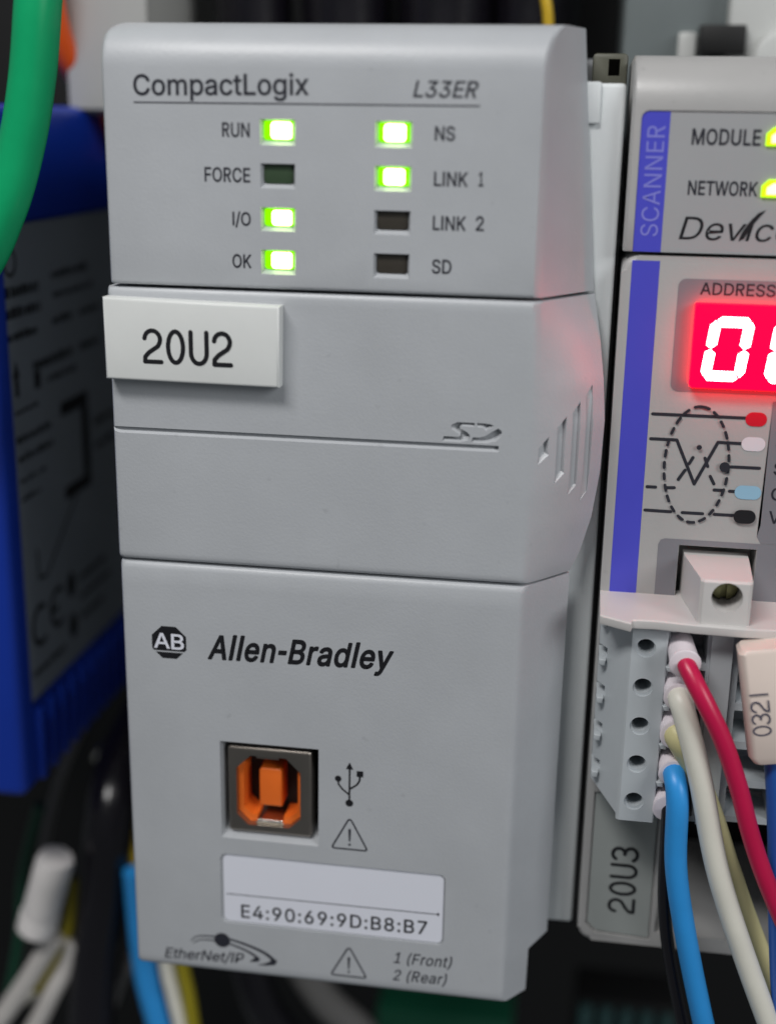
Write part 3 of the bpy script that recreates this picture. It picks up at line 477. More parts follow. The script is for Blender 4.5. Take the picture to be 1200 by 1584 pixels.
# --- hinged door in the middle
DT = [(57.2, 55.5, 6.6, .1), (59.7, 56.6, 6.8, .3), (64.2, 57.75, 6.8, .6), (70, 58.45, 6.6, .8), (76.4, 58.6, 6.5, .8), (81, 58.2, 6.9, .7), (85.8, 57.5, 8.2, .5), (90.9, 56.5, 10, .15)]
lv = []
zs = [57.25, 57.32, 57.5, 57.8] + [58.3 + 1.0 * k for k in range(32)] + [90.05, 90.45, 90.68, 90.78]
for z in zs:
    e = min(z - 57.25, 90.78 - z); yf = 0 if e > .75 else .75 - math.sqrt(max(0, .75 ** 2 - (.75 - e) ** 2))
    xo, yb, bl = lerp_table(DT, z)
    lv.append((z, section(-0.1, yf * .7, xo, yb, bl)))
door = loft(lv)
bm = bmesh.new()                                    # the long groove
q = [(-.2, 73.15), (.5, 73.72), (.5, 74.0), (-.2, 74.12)]
r0 = [bm.verts.new((-1, y, z)) for y, z in q]; r1 = [bm.verts.new((46.6, y, z)) for y, z in q]; r2 = bm.verts.new((47.0, -.2, 73.85))
bm.faces.new(r0); bm.faces.new(list(reversed(r1)))
for i in range(4): bm.faces.new((r0[i], r0[(i + 1) % 4], r1[(i + 1) % 4], r1[i]))
bm.verts.remove(r2)
door = cut(door, from_bm(bm))
bm = bmesh.new()                                    # the moulded emblem and the finger grooves
# emblem contours read off the photo: (x, z)
def sdm(u, v): return (40.2 + u * 6.75, 74.55 + v * 2.35)
S1 = [(.0, .28), (.05, .42), (.24, .42), (.30, .30), (.22, .44), (.10, .62), (.13, .86), (.24, 1.0), (.53, 1.0), (.52, .80), (.30, .80), (.24, .72), (.40, .52), (.46, .36), (.42, .12), (.30, 0.0), (-.03, 0.0)]
S1 = [(-.03, 0), (.30, 0), (.42, .10), (.455, .34), (.40, .52), (.27, .70), (.30, .80), (.52, .80), (.525, 1.0), (.23, 1.0), (.125, .86), (.12, .66), (.20, .50), (.285, .34), (.26, .26), (.0, .26)]
D1 = [(.47, 0), (.74, 0), (.90, .12), (1.0, .42), (.985, .66), (.93, .78), (.80, .55), (.72, .38), (.62, .28), (.50, .27)]
D2 = [(.56, 1.0), (.70, 1.0), (.80, .97), (.86, .88), (.72, .62), (.66, .78), (.57, .80)]
for poly in (S1, D1, D2):
    pts = [sdm(u, v) for u, v in poly]; n_ = len(pts)
    fr = [bm.verts.new((x, -.25, z - .42)) for x, z in pts]; bk = [bm.verts.new((x, .62, z + .2)) for x, z in pts]
    bm.faces.new(fr); bm.faces.new(list(reversed(bk)))
    for i in range(n_): bm.faces.new((fr[i], bk[i], bk[(i + 1) % n_], fr[(i + 1) % n_]))
door = cut(door, from_bm(bm))
bm = bmesh.new()
for s_, z0, z1 in ((.17, 72.7, 74.4), (.38, 70.3, 76.7), (.57, 68.5, 78.3), (.76, 67.3, 80.2)):
    # a slot lying along the bulging flank: steep upper end, sloping lower end
    ux, uy = 8.5, 6.6; L_ = math.hypot(ux, uy); nx, ny = uy / L_, -ux / L_; tx, ty = ux / L_, uy / L_
    bx_, by_ = 50 + ux * s_ + nx * .8 * math.sin(math.pi * s_), uy * s_ + ny * .8 * math.sin(math.pi * s_)
    rows = []
    for z, dep, hw in ((z0 - 1.0, -.75, 1.0), (z0 + .1, .42, .5), (z1 - 1.2, .45, .5), (z1, .75, .5), (z1 + .25, -.75, .85)):
        rows.append([bm.verts.new((bx_ + tx * u - nx * d, by_ + ty * u - ny * d, z + 1.0 * u)) for u, d in ((-hw * 1.5, -.9), (hw * 1.5, -.9), (hw, dep), (-hw, dep))])
    bm.faces.new(rows[0]); bm.faces.new(list(reversed(rows[-1])))
    for a_, b_ in zip(rows[:-1], rows[1:]):
        for i in range(4): bm.faces.new((a_[i], a_[(i + 1) % 4], b_[(i + 1) % 4], b_[i]))
door = cut(door, from_bm(bm))
link('hinged_door', door, GREY, plc, 32)

# --- engraved plate stuck on the door
plate = link('identification_plate', prism([(.2, 80.2), (21.1, 80.05), (21.25, 89.45), (.15, 89.8)], -2.0, -0.02, 0.35), WHITE, plc, 35)
plate['label'] = 'white plate engraved 20U2 in black'
link('engraved_lettering', strokes(pen_text('20U2', 5.0, 15.5, 82.5, 86.15, .30), .52, -2.02), INK, plate, 0)

# --- lower cover with the USB socket
LT = [(-1.4, 53.0, 3.6), (4.9, 53.1, 3.7), (6.0, 55.4, 6.5), (57, 55.55, 6.6)]
lv = []
for z in [-1.4, -1.3, -1.0, -.5, .3, 2, 4.9, 6.0, 10, 15, 20, 25, 30, 35, 40, 45, 50, 54, 56.1, 56.6, 56.85, 56.95]:
    e = min(z + 1.4, 56.95 - z); rr = 1.0; yf = 0 if e > rr else rr - math.sqrt(max(0, rr ** 2 - (rr - e) ** 2))
    xo, yb = lerp_table(LT, z)
    lv.append((z, section(0.05, yf * .75, xo, yb)))
low = loft(lv)
bm = bmesh.new()
f = [bm.verts.new(p) for p in ((12.45, -.3, 19.25), (25.5, -.3, 19.25), (25.5, -.3, 33.35), (12.45, -.3, 33.35))]
g = [bm.verts.new(p) for p in ((12.7, 1.5, 20.1), (25.2, 1.5, 20.1), (25.2, 1.5, 33.2), (12.7, 1.5, 33.2))]
h = [bm.verts.new((v.co.x, 14, v.co.z)) for v in g]
bm.faces.new(f); bm.faces.new(list(reversed(h)))
for i in range(4):
    bm.faces.new((f[i], g[i], g[(i + 1) % 4], f[(i + 1) % 4])); bm.faces.new((g[i], h[i], h[(i + 1) % 4], g[(i + 1) % 4]))
low = cut(low, from_bm(bm))
low = cut(low, prism(rrect(12.2, 42.15, 6.55, 17.0, .9), -.5, .35))
low = link('lower_cover', low, GREY, plc, 32)
# socket well, lined in black to stand for the shade inside
link('socket_well_shade', merge(box(12.72, 13.0, 4, 13, 20.1, 33.2), box(24.9, 25.18, 4, 13, 20.1, 33.2), box(13, 24.9, 12.5, 13, 20.1, 33.2), box(13, 24.9, 5, 12.5, 32.9, 33.18)), BLACK, plc)
# metal shell: a frame with an eight-cornered opening
def octo(x0, x1, z0, z1, c, c2=None):
    c2 = c2 or c
    return [(x0 + c, z0), (x1 - c, z0), (x1, z0 + c), (x1, z1 - c2), (x1 - c2, z1), (x0 + c2, z1), (x0, z1 - c2), (x0, z0 + c)]
outer = rrect(13.35, 24.4, 20.2, 32.55, .45, 3)
shell = cut(prism(outer, .5, 12, .5), prism(octo(14.5, 22.95, 21.35, 31.35, 1.5, 1.9), -1, 11))
usb = link('usb_socket', shell, METAL, plc, 30)
ins = cut(cut(prism(octo(14.52, 22.93, 21.37, 31.33, 1.5, 1.9), 1.5, 5.2), prism(octo(15.2, 22.4, 22.35, 30.9, 1.0, 1.5), 0, 12)), merge(box(17.0, 20.5, 0, 9, 20, 23.4), box(13, 25, 0, 9, 29.9, 33)))
link('orange_insert', ins, ORANGE, usb, 30)
link('socket_back_shade', prism(octo(14.6, 22.9, 21.4, 31.3, 1.5, 1.9), 5.3, 6.0), BLACK, usb, 30)  # black backing put in for the dark depth of the socket
link('contact_tongue', prism([(17.15, 23.5), (20.1, 23.5), (20.1, 28.6), (19.85, 28.9), (17.4, 28.9), (17.15, 28.6)], 2.0, 9.6, .22), ORANGE, usb, 30)
link('shell_spring', prism([(16.9, 21.38), (20.6, 21.38), (20.4, 21.95), (17.1, 21.95)], 1.0, 6, .1), METAL_BR, usb, 30)
link('shell_spring', prism([(17.0, 30.75), (20.0, 30.75), (20.0, 31.3), (17.0, 31.3)], 1.0, 6, .1), METAL, usb, 30)
# maker's mark: an octagon split by a fine line, two letters
cx, cz, r = 6.2, 46.42, 2.42
oc = [(cx + r * math.cos(math.radians(22.5 + 45 * k)), cz + r * .97 * math.sin(math.radians(22.5 + 45 * k))) for k in range(8)]
def clip(poly, zc, above):
    out = []
    for i in range(len(poly)):
        a, b = poly[i - 1], poly[i]; ina = (a[1] > zc) == above; inb = (b[1] > zc) == above
        if ina != inb:
            t = (zc - a[1]) / (b[1] - a[1]); out.append((a[0] + (b[0] - a[0]) * t, zc))
        if inb: out.append(b)
    return out
em = link('octagon_emblem', sheet([clip(oc, 45.28, True), clip(oc, 45.08, False)], -.02), INK, low, 0)
text('emblem_lettering', 'A', 4.22, 45.62, 6.3, 2.0, -.04, PAPER, low, weight=10)
text('emblem_lettering', 'B', 6.48, 45.58, 8.15, 2.0, -.04, PAPER, low, weight=12)
text('maker_lettering', 'Allen-Bradley', 11.2, 44.68, 34.75, 3.1, -.02, INK, low, slant=.2, weight=22, track=26, z1=45.1)
# usb trident
T = [strokes([[(29.47, 26.3), (29.47, 31.0)], [(29.47, 27.3), (28.6, 28.0), (28.05, 28.7), (28.0, 29.4)], [(29.47, 28.1), (30.4, 28.8), (30.75, 29.4), (30.8, 30.0)]], .24, -.02),
     sheet([[(29.47, 31.9), (29.0, 30.95), (29.94, 30.95)], circle(28.0, 29.5, .42, 14), [(30.4, 30.0), (31.22, 30.0), (31.22, 30.8), (30.4, 30.8)], circle(29.47, 26.15, .5, 16)], -.05)]
link('usb_emblem', merge(*T), INK, low, 0)
def warn(x0, x1, z0, z1, w, name, mt):
    xm = (x0 + x1) / 2; r_ = .35
    pts = [(x0 + .15, z0 + .35), (xm - .3, z1 - .3), (xm - .12, z1 - .06), (xm + .12, z1 - .06), (xm + .3, z1 - .3), (x1 - .15, z0 + .35), (x1 - .12, z0 + .1), (x1 - .35, z0), (x0 + .35, z0), (x0 + .12, z0 + .1), (x0 + .15, z0 + .35)]
    h_ = z1 - z0
    a = strokes([pts], w, -.02); b = sheet([[(xm - .09, z0 + h_ * .27), (xm + .09, z0 + h_ * .27), (xm + .17, z0 + h_ * .68), (xm - .17, z0 + h_ * .68)], circle(xm, z0 + h_ * .16, .17, 10)], -.05)
    link(name, merge(a, b), mt, low, 0)
warn(27.2, 31.9, 19.45, 23.8, .22, 'warning_triangle', INK_SOFT)
warn(27.2, 32.0, .25, 4.6, .22, 'warning_triangle', INK_SOFT)
# address label in its shallow recess
lab = link('address_label', prism(rrect(12.55, 41.95, 6.75, 16.85, .75), .22, .33), PAPER, plc, 0)
lab['label'] = 'white label printed E4:90:69:9D:B8:B7'
link('rule', sheet([[(12.9, 10.78), (41.2, 10.93), (41.2, 11.05), (12.9, 10.90)], [(41.1, 10.99), (41.3, 10.72), (41.5, 10.99), (41.3, 11.3)]], .19), INK_SOFT, lab, 0)
text('address_lettering', 'E4:90:69:9D:B8:B7', 14.9, 7.42, 39.9, 1.95, .19, INK, lab, weight=9, track=42, z1=7.82)
text('network_lettering', 'EtherNet/IP', 4.1, .02, 15.35, 1.55, -.02, INK_SOFT, low, slant=.22, weight=9, z1=.42)
def taper(pts, w0, w1):
    out = []
    for i in range(len(pts) - 1):
        a, b = Vector(pts[i]), Vector(pts[i + 1]); n_ = Vector((-(b - a).y, (b - a).x)).normalized()
        wa = w0 + (w1 - w0) * i / (len(pts) - 1); wb = w0 + (w1 - w0) * (i + 1) / (len(pts) - 1)
        out.append([tuple(a + n_ * wa), tuple(b + n_ * wb), tuple(b - n_ * wb), tuple(a - n_ * wa)])
    return out
def spl(P, n=8):
    P = [Vector(p) for p in P]; o_ = []
    for i in range(len(P) - 1):
        p0, p1, p2, p3 = P[max(i - 1, 0)], P[i], P[i + 1], P[min(i + 2, len(P) - 1)]
        for k in range(n):
            t = k / n; o_.append(0.5 * ((2 * p1) + (-p0 + p2) * t + (2 * p0 - 5 * p1 + 4 * p2 - p3) * t * t + (-p0 + 3 * p1 - 3 * p2 + p3) * t ** 3))
    return [tuple(q) for q in o_ + [P[-1]]]
s_out = spl([(7.9, 3.05), (9.0, 3.95), (12.2, 4.1), (15.2, 3.5), (18.0, 2.45), (19.55, 1.25)])
s_in = spl([(8.2, 2.75), (9.4, 3.45), (12.2, 3.45), (14.6, 2.85), (16.4, 2.05), (17.25, 1.35)])
link('network_emblem', merge(sheet([circle(12.25, 3.72, 1.1, 22)], -.05), sheet(taper(s_out, .05, .26), -.02), sheet(taper(s_in, .05, .2), -.035),
     sheet([[(19.85, 1.45), (19.5, .75), (18.3, .5), (17.0, .48), (18.1, .78), (18.85, 1.2), (19.0, 1.6)], [(17.5, 1.5), (17.2, .98), (16.0, .8), (16.6, 1.15), (16.85, 1.6)]], -.065)), INK_SOFT, low, 0)
text('port_lettering', '1 (Front)', 35.6, 3.12, 43.5, 1.62, -.02, INK_SOFT, low, slant=.2, weight=6, track=20, z1=3.3)
text('port_lettering', '2 (Rear)', 35.55, .45, 42.9, 1.62, -.02, INK_SOFT, low, slant=.2, weight=6, track=20, z1=.6)

# --- side rail, latch and rear housing
rail = link('side_rail', merge(box(48, 58.70, 10.7, 39.5, 4.8, 114.45, .5, 3), box(53.7, 55.9, 10.0, 11.4, 110.0, 114.6, .3, 2)), GREY_SIDE, plc, 35)
link('rear_housing', box(1.2, 58.4, 39.8, 70, 0.5, 118.5, 1.0), REAR, plc)
link('rail_latch', cut(box(54.6, 59.0, 28, 39, 112, 118.6, .5), box(56.6, 58.0, 20, 33, 115.9, 117.9)), OLIVE, plc)

# ================================================================== SCANNER MODULE
scn = thing('scanner_module', 'grey scanner module with a blue stripe and a red number display beside the controller', 'scanner module', (76, 30, 4.2))
XL, XR, FY = 59.45, 94.0, 8.0
def ssec(yf, r=.8, back=40.0):
    return [(XL, back), (XL, yf + r), (XL + r * .1, yf + r * .5), (XL + r * .38, yf + r * .16), (XL + r, yf), (XL + 12, yf), (XR - r, yf), (XR - r * .38, yf + r * .16), (XR - r * .1, yf + r * .5), (XR, yf + r), (XR, back)]
lv = [(95.95, ssec(FY + .3)), (96.0, ssec(FY + .1)), (96.2, ssec(FY)), (100, ssec(FY)), (106, ssec(FY)), (111.9, ssec(FY))]
for k in range(1, 13):
    a = math.radians(90 * k / 12); lv.append((111.9 + 5.7 * math.sin(a), ssec(FY + 5.7 * (1 - math.cos(a)))))
up = cut(loft(lv), prism(rrect(60.5, 93.2, 90, 111.55, .9), FY - 1, FY + .28))
up = link('upper_cover', up, SCAN, scn, 32)
link('overlay_film', prism([(60.52, 95.98)] + [(93.15, 95.98)] + rrect(60.52, 93.15, 96, 111.5, .9)[:12], FY + .15, FY + .26), OVERLAY, scn, 0)
blue = link('blue_stripe', sheet([[(60.54, 95.99), (63.7, 95.99), (63.68, 111.46), (61.3, 111.46), (60.7, 111.2), (60.54, 110.6)]], FY + .13), STRIPE, scn, 0)
text('stripe_lettering', 'SCANNER', 97.75, 63.2, 109.9, 1.95, FY + .11, INK_PALE, blue, weight=-1, track=10, vert=True)
text('caption_lettering', 'MODULE', 66.2, 107.98, 73.7, 1.65, FY + .12, INK_SOFT, scn, weight=16, track=10)
text('caption_lettering', 'NETWORK', 66.2, 102.5, 73.85, 1.5, FY + .12, INK_SOFT, scn, weight=15, track=6)
for zb, zt in ((107.95, 109.95), (102.4, 104.35)):
    le = link('indicator_lens', prism([(74.25, zb), (78.6, zb), (78.6, zt), (75.0, zt), (74.25, zt - .7)], FY - .25, FY + 1, .15), LED_Y, scn)
    link('light_core', prism([(74.8, zb + .3), (78.0, zb + .3), (78.0, zt - .4), (75.5, zt - .4), (74.8, zt - .9)], FY - .32, FY, .1), LED_YC, le)
text('network_lettering', 'DeviceNet', 65.6, 97.5, 85.2, 2.55, FY + .12, INK, scn, slant=.24, weight=-4)
link('tick_emblem', sheet([[(72.25, 97.45), (72.85, 97.75), (73.65, 99.25), (75.0, 101.0), (74.2, 100.65), (73.25, 99.55), (72.55, 98.4)]], FY + .09), INK, scn, 0)

body_poly = rrect(XL, XR, 4.3, 95.55, 1.9, 6)
lowb = prism(body_poly, FY, 40, .7)
bm = bmesh.new()
add_box(bm, 69.6, 92, FY - 2, 34, 6.4, 28.0, .3)
add_box(bm, 68.55, 77.75, FY - 2, 13, 50.0, 60.95)
add_box(bm, 62.2, 92, FY - 2, 16, 28.6, 53)
lowb = cut(lowb, from_bm(bm))
lbl_poly = [(60.45 + 1.3, 5.55), (69.0, 5.2), (69.0, 26.6), (60.45, 26.6), (60.45, 6.8)]
lowb = cut(lowb, prism(lbl_poly, FY - 1, FY + .5))
lowb = link('lower_cover', lowb, SCAN, scn, 32)
link('blue_stripe', sheet([[(60.56, 54.0), (63.82, 54.0), (63.72, 95.0), (60.56, 95.0)]], FY - .03), STRIPE, scn, 0)
# printed fields
link('printed_panel', sheet([rrect(66.0, 90, 79.9, 93.1, .9)], FY - .03), OVERLAY_DARK, scn, 0)
link('printed_panel', sheet([[(66.05, 53.5), (68.5, 53.5), (68.5, 61.7), (66.8, 61.7), (66.3, 61.5), (66.05, 60.9)], [(68.5, 61.0), (92, 61.0), (92, 61.7), (68.5, 61.7)], [(77.8, 53.5), (92, 53.5), (92, 61.0), (77.8, 61.0)]], FY - .03), OVERLAY_DARK, scn, 0)
link('printed_panel', sheet([[(78.1, 61.75), (92, 61.75), (92, 79.2), (77.9, 79.2), (77.9, 64), (77.6, 62.6)]], FY - .036), OVERLAY_DARK, scn, 0)
text('caption_lettering', 'ADDRESS', 68.5, 91.35, 76.9, 1.35, FY - .05, INK_SOFT, scn, weight=10)
win = link('display_window', prism(rrect(68.05, 83.4, 80.75, 90.45, .25), FY - 1.6, FY + .3, .2), RED_WIN, scn)
def digit(x, z, w, hgt, t, sl):
    g_ = .10
    m_ = hgt / 2
    segs = {
     'a': [(t * .55 + g_, hgt - t * .3), (t * .95 + g_, hgt), (w - t * .7 - g_, hgt), (w - t * .35 - g_, hgt - t * .35), (w - t - g_, hgt - t), (t + g_, hgt - t)],
     'd': [(t * .35 + g_, t * .35), (t * .7 + g_, 0), (w - t * .9 - g_, 0), (w - t * .5 - g_, t * .3), (w - t - g_, t), (t + g_, t)],
     'f': [(t * .45, hgt - t * .4), (t, hgt - t - g_), (t, m_ + t * .45), (t * .5, m_ + .06), (0, m_ + t * .35), (0, hgt - t * .9)],
     'e': [(t * .5, m_ - .06), (t, m_ - t * .45), (t, t + g_), (t * .3, t * .45), (0, t * .9), (0, m_ - t * .35)],
     'b': [(w - t * .3, hgt - t * .45), (w, hgt - t * .9), (w, m_ + t * .35), (w - t * .5, m_ + .06), (w - t, m_ + t * .45), (w - t, hgt - t - g_)],
     'c': [(w - t * .5, m_ - .06), (w, m_ - t * .35), (w, t * .95), (w - t * .4, t * .42), (w - t, t + g_), (w - t, m_ - t * .45)]}
    return [[(x + px + sl * pz, z + pz) for px, pz in p] for p in segs.values()]
for dx in (69.1, 76.25):
    for sg in digit(dx, 81.65, 4.9, 7.42, 1.15, .115):
        link('lit_segment', sheet([sg], FY - 1.63), RED_SEG, win, 0)
# wiring diagram
y_ = FY - .05
D = [strokes([[(64.2, 77.08), (75.2, 77.1)], [(64.2, 74.05), (67.25, 74.05), (69.7, 68.75), (72.05, 74.02), (74.7, 74.0)], [(73.0, 71.1), (77.1, 71.12)], [(64.15, 65.15), (67.2, 65.12)], [(68.6, 65.1), (71.0, 65.1)], [(72.4, 65.1), (75.2, 65.12)],
              [(64.2, 68.1), (65.2, 68.1)], [(66.4, 68.1), (67.4, 68.15)], [(67.8, 69.2), (68.5, 70.4)], [(68.9, 71.2), (69.3, 72.0)], [(70.7, 72.0), (71.1, 71.0)], [(71.5, 69.8), (72.0, 68.9)], [(72.1, 68.15), (73.1, 68.15)], [(73.9, 68.1), (74.9, 68.1)]], .38, y_),
     dashes(arc(69.75, 71.1, 3.75, 7.15, 90, 450, 60), .70, .72, .36, y_ - .12), sheet([circle(73.05, 71.1, .62, 14), circle(69.9, 73.35, .32, 10)], y_ - .3)]
link('wiring_diagram', merge(*D), INK_SOFT, scn, 0)
PADR = mat('red_print', (196, 20, 44), .4); PADW = mat('white_print', (222, 218, 224), .4); PADB = mat('pale_blue_print', (148, 190, 214), .4)
for x0, x1, z, mt in ((74.95, 77.4, 77.0, PADR), (74.75, 77.5, 74.0, PADW), (74.5, 77.6, 68.05, PADB), (74.6, 77.2, 65.1, INK)):
    link('wire_pad', sheet([rrect(x0, x1, z - .85, z + .85, .83)], FY - .07 - (.3 if mt is INK else 0)), mt, scn, 0)
for s, z in (('C', 73.3), ('S', 70.4), ('C', 67.3), ('V', 64.4)):
    text('caption_lettering', s, 78.75, z, 80.1, 1.5, FY - .06, INK_SOFT, scn, weight=10)
pl3 = link('identification_label', prism([(61.95, 5.8), (68.8, 5.45), (68.8, 26.4), (60.7, 26.4), (60.7, 6.95)], FY + .2, FY + .45), LABEL3, scn, 0)
pl3['label'] = 'label marked 20U3 reading upwards'
def turn(lines, xb, z0):   # rotate text lines to read upwards: (u, v) -> (xb - v, z0 + u)
    return [[(xb - v, z0 + u) for u, v in ln] for ln in lines]
link('label_lettering', strokes(turn(pen_text('20U3', 0, 9.9, 0, 3.2, .3), 66.6, 8.9), .45, FY + .17), INK, pl3, 0)
link('cavity_shade_sheet', box(69.7, 91.9, 33.0, 33.9, 6.6, 27.8), BLACK, scn)  # black sheet standing for the shade deep in the wire cavity

# ================================================================== TERMINAL BLOCK
tb = thing('terminal_block', 'grey plug-in terminal block with five screw holes on the scanner module', 'terminal block', (70, 4, 27.4))
HZ = [50.5, 45.42, 40.34, 35.26, 30.18]
cs = [(59.75, 10), (59.75, 5.6), (63.1, .2), (63.4, 0), (67.45, 0), (67.6, .1), (67.6, 1.2), (72.7, 1.2), (72.7, .6), (75.2, .6), (75.2, 2.0), (90, 2.0), (90, 10)]
blk = loft([(27.3, cs), (53.4, cs)])
bm = bmesh.new()
add_prism(bm, [(58, 30.2), (59.6, 30.0), (63.0, 28.0), (63.0, 26), (58, 26)], -3, 14)
for z in HZ:
    add_box(bm, 67.9, 72.3, -2, 7.5, z - 2.15, z + 2.1)
    add_box(bm, 76.2, 81.5, -2, 8.5, z - 2.1, z + 2.0)
    add_box(bm, 83, 88, -2, 8.5, z - 2.1, z + 2.0)
blk = cut(blk, from_bm(bm))
bm = bmesh.new()
for z in HZ:
    add_prism(bm, circle(65.05, z, .98, 18), -1, 8)
    add_prism(bm, circle(65.05, z - .16, 1.2, 18), -1, .3)
    add_box(bm, 58.5, 60.75, 1.5, 8, z + 1.7, z + 2.95)
blk = cut(blk, from_bm(bm))
link('block_body', blk, TERM, tb, 30)
for z in HZ:
    link('socket_shoulder', prism([(67.7, z + 2.2), (68.4, z + 2.2), (68.4, z + 2.9), (67.5, z + 2.8)], -.25, 2, .15), TERM, tb)
    link('edge_tooth', prism([(59.75, z + .9), (60.5, z + .8), (60.6, z + 1.6), (59.75, z + 1.7)], 3.4, 7, .15), TERM, tb)
    link('clamp_screw', prism(circle(65.05, z, .9, 14), 7.2, 8.5, .1), BLACK, tb)  # screws coloured black for the darkness down their holes
fl = [(59.45, 10), (59.45, -.6), (60.2, -1.0), (63.0, -2.6), (63.2, -1.4), (66, -1.2), (70.5, -1.7), (76, -1.9), (82, -1.4), (90.2, -1.6), (90.2, 10)]
link('top_flange', loft([(53.3, fl), (53.6, [(x, y - (.1 if y < 5 else 0)) for x, y in fl]), (54.25, [(x, y - (.1 if y < 5 else 0)) for x, y in fl]), (54.4, [(x, y + (.1 if y < 5 else 0)) for x, y in fl])]), TERM_LIT, tb, 30)
ec = [(69.2, 10), (69.3, 7.5), (70.6, -.9), (71.0, -1.25), (76.1, -1.25), (76.5, -.9), (76.9, 7.5), (76.9, 10)]
ear = cut(loft([(54.2, ec), (59.55, ec), (59.8, [(x, y + (.25 if y < 0 else 0)) for x, y in ec])]), prism(circle(73.7, 57.8, 1.8, 22), -3, 6))
link('screw_ear', ear, TERM_LIT, tb, 30)
bm = bmesh.new(); add_prism(bm, circle(73.7, 57.8, 1.65, 22), 2.6, 6, bev=.2)
link('captive_screw', cut(from_bm(bm), box(73.35, 74.05, 2, 3.6, 55, 60)), BRASS, tb)

# ================================================================== WIRES OF THE TERMINAL BLOCK
def wire(name, label, path, r, mt, ferrule=None, group=None, base=None):
    t = thing(name, label, 'wire', base or path[-1], group)
    link('wire_jacket', tube(path, r, 16, 10), mt, t, 60)
    if ferrule:
        a, b, rr, fm = ferrule
        a = Vector(a); b = Vector(b); d = (b - a)
        # sleeve: a short flared collar, open at its mouth
        lo = a; me_ = tube([a, a + d * .5, a + d * .9, b, b - d * .02, a + d * .6], [rr * .9, rr * .95, rr, rr * 1.08, rr * .9, rr * .8], 20, 4)
        link('ferrule_sleeve', me_, fm, t, 50)
    return t
WG = 'wires of the terminal block'
wire('wire', 'crimson wire leaving the topmost terminal of the block', [(69.2, 2, 50.3), (69.5, -1.8, 49.9), (70.6, -3.8, 48.2), (72.2, -4.8, 45.6), (74.4, -5.0, 41.4), (76.6, -5, 35.8), (78.6, -5, 29.6), (80.9, -5, 23.8), (83.8, -5, 17.8), (89, -5, 8), (97, -5, -12), (103, -5, -50)], 1.12, W_RED, ((69.1, 2.5, 50.6), (69.5, -2.6, 49.8), 1.75, SLEEVE), WG)
wire('wire', 'cream white wire leaving the second terminal from the top', [(69.2, 2, 45.3), (69.3, -1.4, 45.0), (70.2, -2.6, 42.6), (72.3, -3.2, 35.8), (75.3, -3.2, 23.9), (79.1, -3.4, 13.4), (84.4, -3.6, .6), (90, -4, -12), (97, -4, -34), (100, -4, -60)], 1.42, W_WHITE, ((69.0, 2.5, 45.5), (69.3, -1.4, 45.0), 1.75, SLEEVE), WG)
wire('wire', 'yellowed drain wire curving behind the cream white wire', [(69.2, 2, 40.2), (69.6, -1.0, 39.8), (71.4, -.6, 36.2), (74.6, .5, 29.5), (77.6, 1.0, 21.5), (80.8, 1.5, 13.4), (86, 2, 1.5), (92, 2, -12), (98, 2, -60)], [1.75, 1.7, 1.4, 1.15, 1.15, 1.15, 1.15, 1.15, 1.15], W_YEL, ((69.0, 2.5, 40.4), (69.4, -1.2, 40.0), 1.9, SLEEVE), WG)
wire('wire', 'light blue wire leaving the fourth terminal, hanging straight down', [(69.3, 2, 35.2), (69.5, -1.4, 34.8), (70.0, -3.0, 32.1), (70.5, -3.2, 23.4), (72.5, -3.2, 13.6), (76.1, -3.2, -.2), (80, -3.2, -13), (86, -3, -40), (88, -3, -70)], 1.36, W_BLUE, ((69.1, 2.5, 35.4), (69.4, -1.2, 34.9), 1.7, SLEEVE), WG)
wire('wire', 'thin black wire partly hidden behind the light blue wire', [(69.2, 2, 30.1), (69.2, -.4, 29.9), (69.3, -.9, 27.6), (69.7, -.4, 17.5), (70.9, .2, 9.2), (73.6, .6, -2.0), (77, 1, -14), (83, 1, -40), (85, 1, -70)], .85, W_BLACK, ((68.9, 2.5, 30.3), (69.1, -.9, 29.9), 1.7, SLEEVE), WG)
mw = wire('wire', 'royal blue wire with a pale sleeve marked 0321 at the right edge', [(78.4, 6, 51.5), (78.6, .5, 50.5), (79.3, -3.0, 45), (80.9, -3.0, 38.5), (82.2, -3.0, 29.0), (83.6, -3, 16), (86, -3, 0), (92, -3, -30), (95, -3, -60)], 1.45, W_NAVY, None, WG)
# marker sleeve: flattened tube with chamfered end
def marker():
    bm = bmesh.new(); rows = []
    for t, k in ((0, .86), (.03, 1), (.93, 1), (1, .82)):
        c = Vector((77.75, -3.2, 53.2)).lerp(Vector((80.3, -3.4, 39.2)), t)
        row = []
        for px_, pz_ in rrect(-2.75 * k, 2.75 * k, -2.1 * k, 2.1 * k, .9, 4): row.append(bm.verts.new((c.x + px_ * .985, c.y + pz_, c.z + px_ * .17)))
        rows.append(row)
    n = len(rows[0])
    for a, b in zip(rows[:-1], rows[1:]):
        for i in range(n): bm.faces.new((a[i], a[(i + 1) % n], b[(i + 1) % n], b[i]))
    bm.faces.new(rows[0]); bm.faces.new(rows[-1]); return from_bm(bm)
mk = link('marker_sleeve', marker(), MARK, mw, 35)
lines = pen_text('0321', 0, 5.9, 0, 1.95, .12)
out = []
ax = Vector((-2.55, 14.0)).normalized()              # reading direction in (x, z): upwards
dn = Vector((ax.y, -ax.x))
for ln in lines: out.append([((Vector((79.6, 42.95)) + ax * u - dn * v)[0], (Vector((79.6, 42.95)) + ax * u - dn * v)[1]) for u, v in ln])
link('marker_lettering', strokes(out, .20, -5.5), MARK_INK, mk, 0)

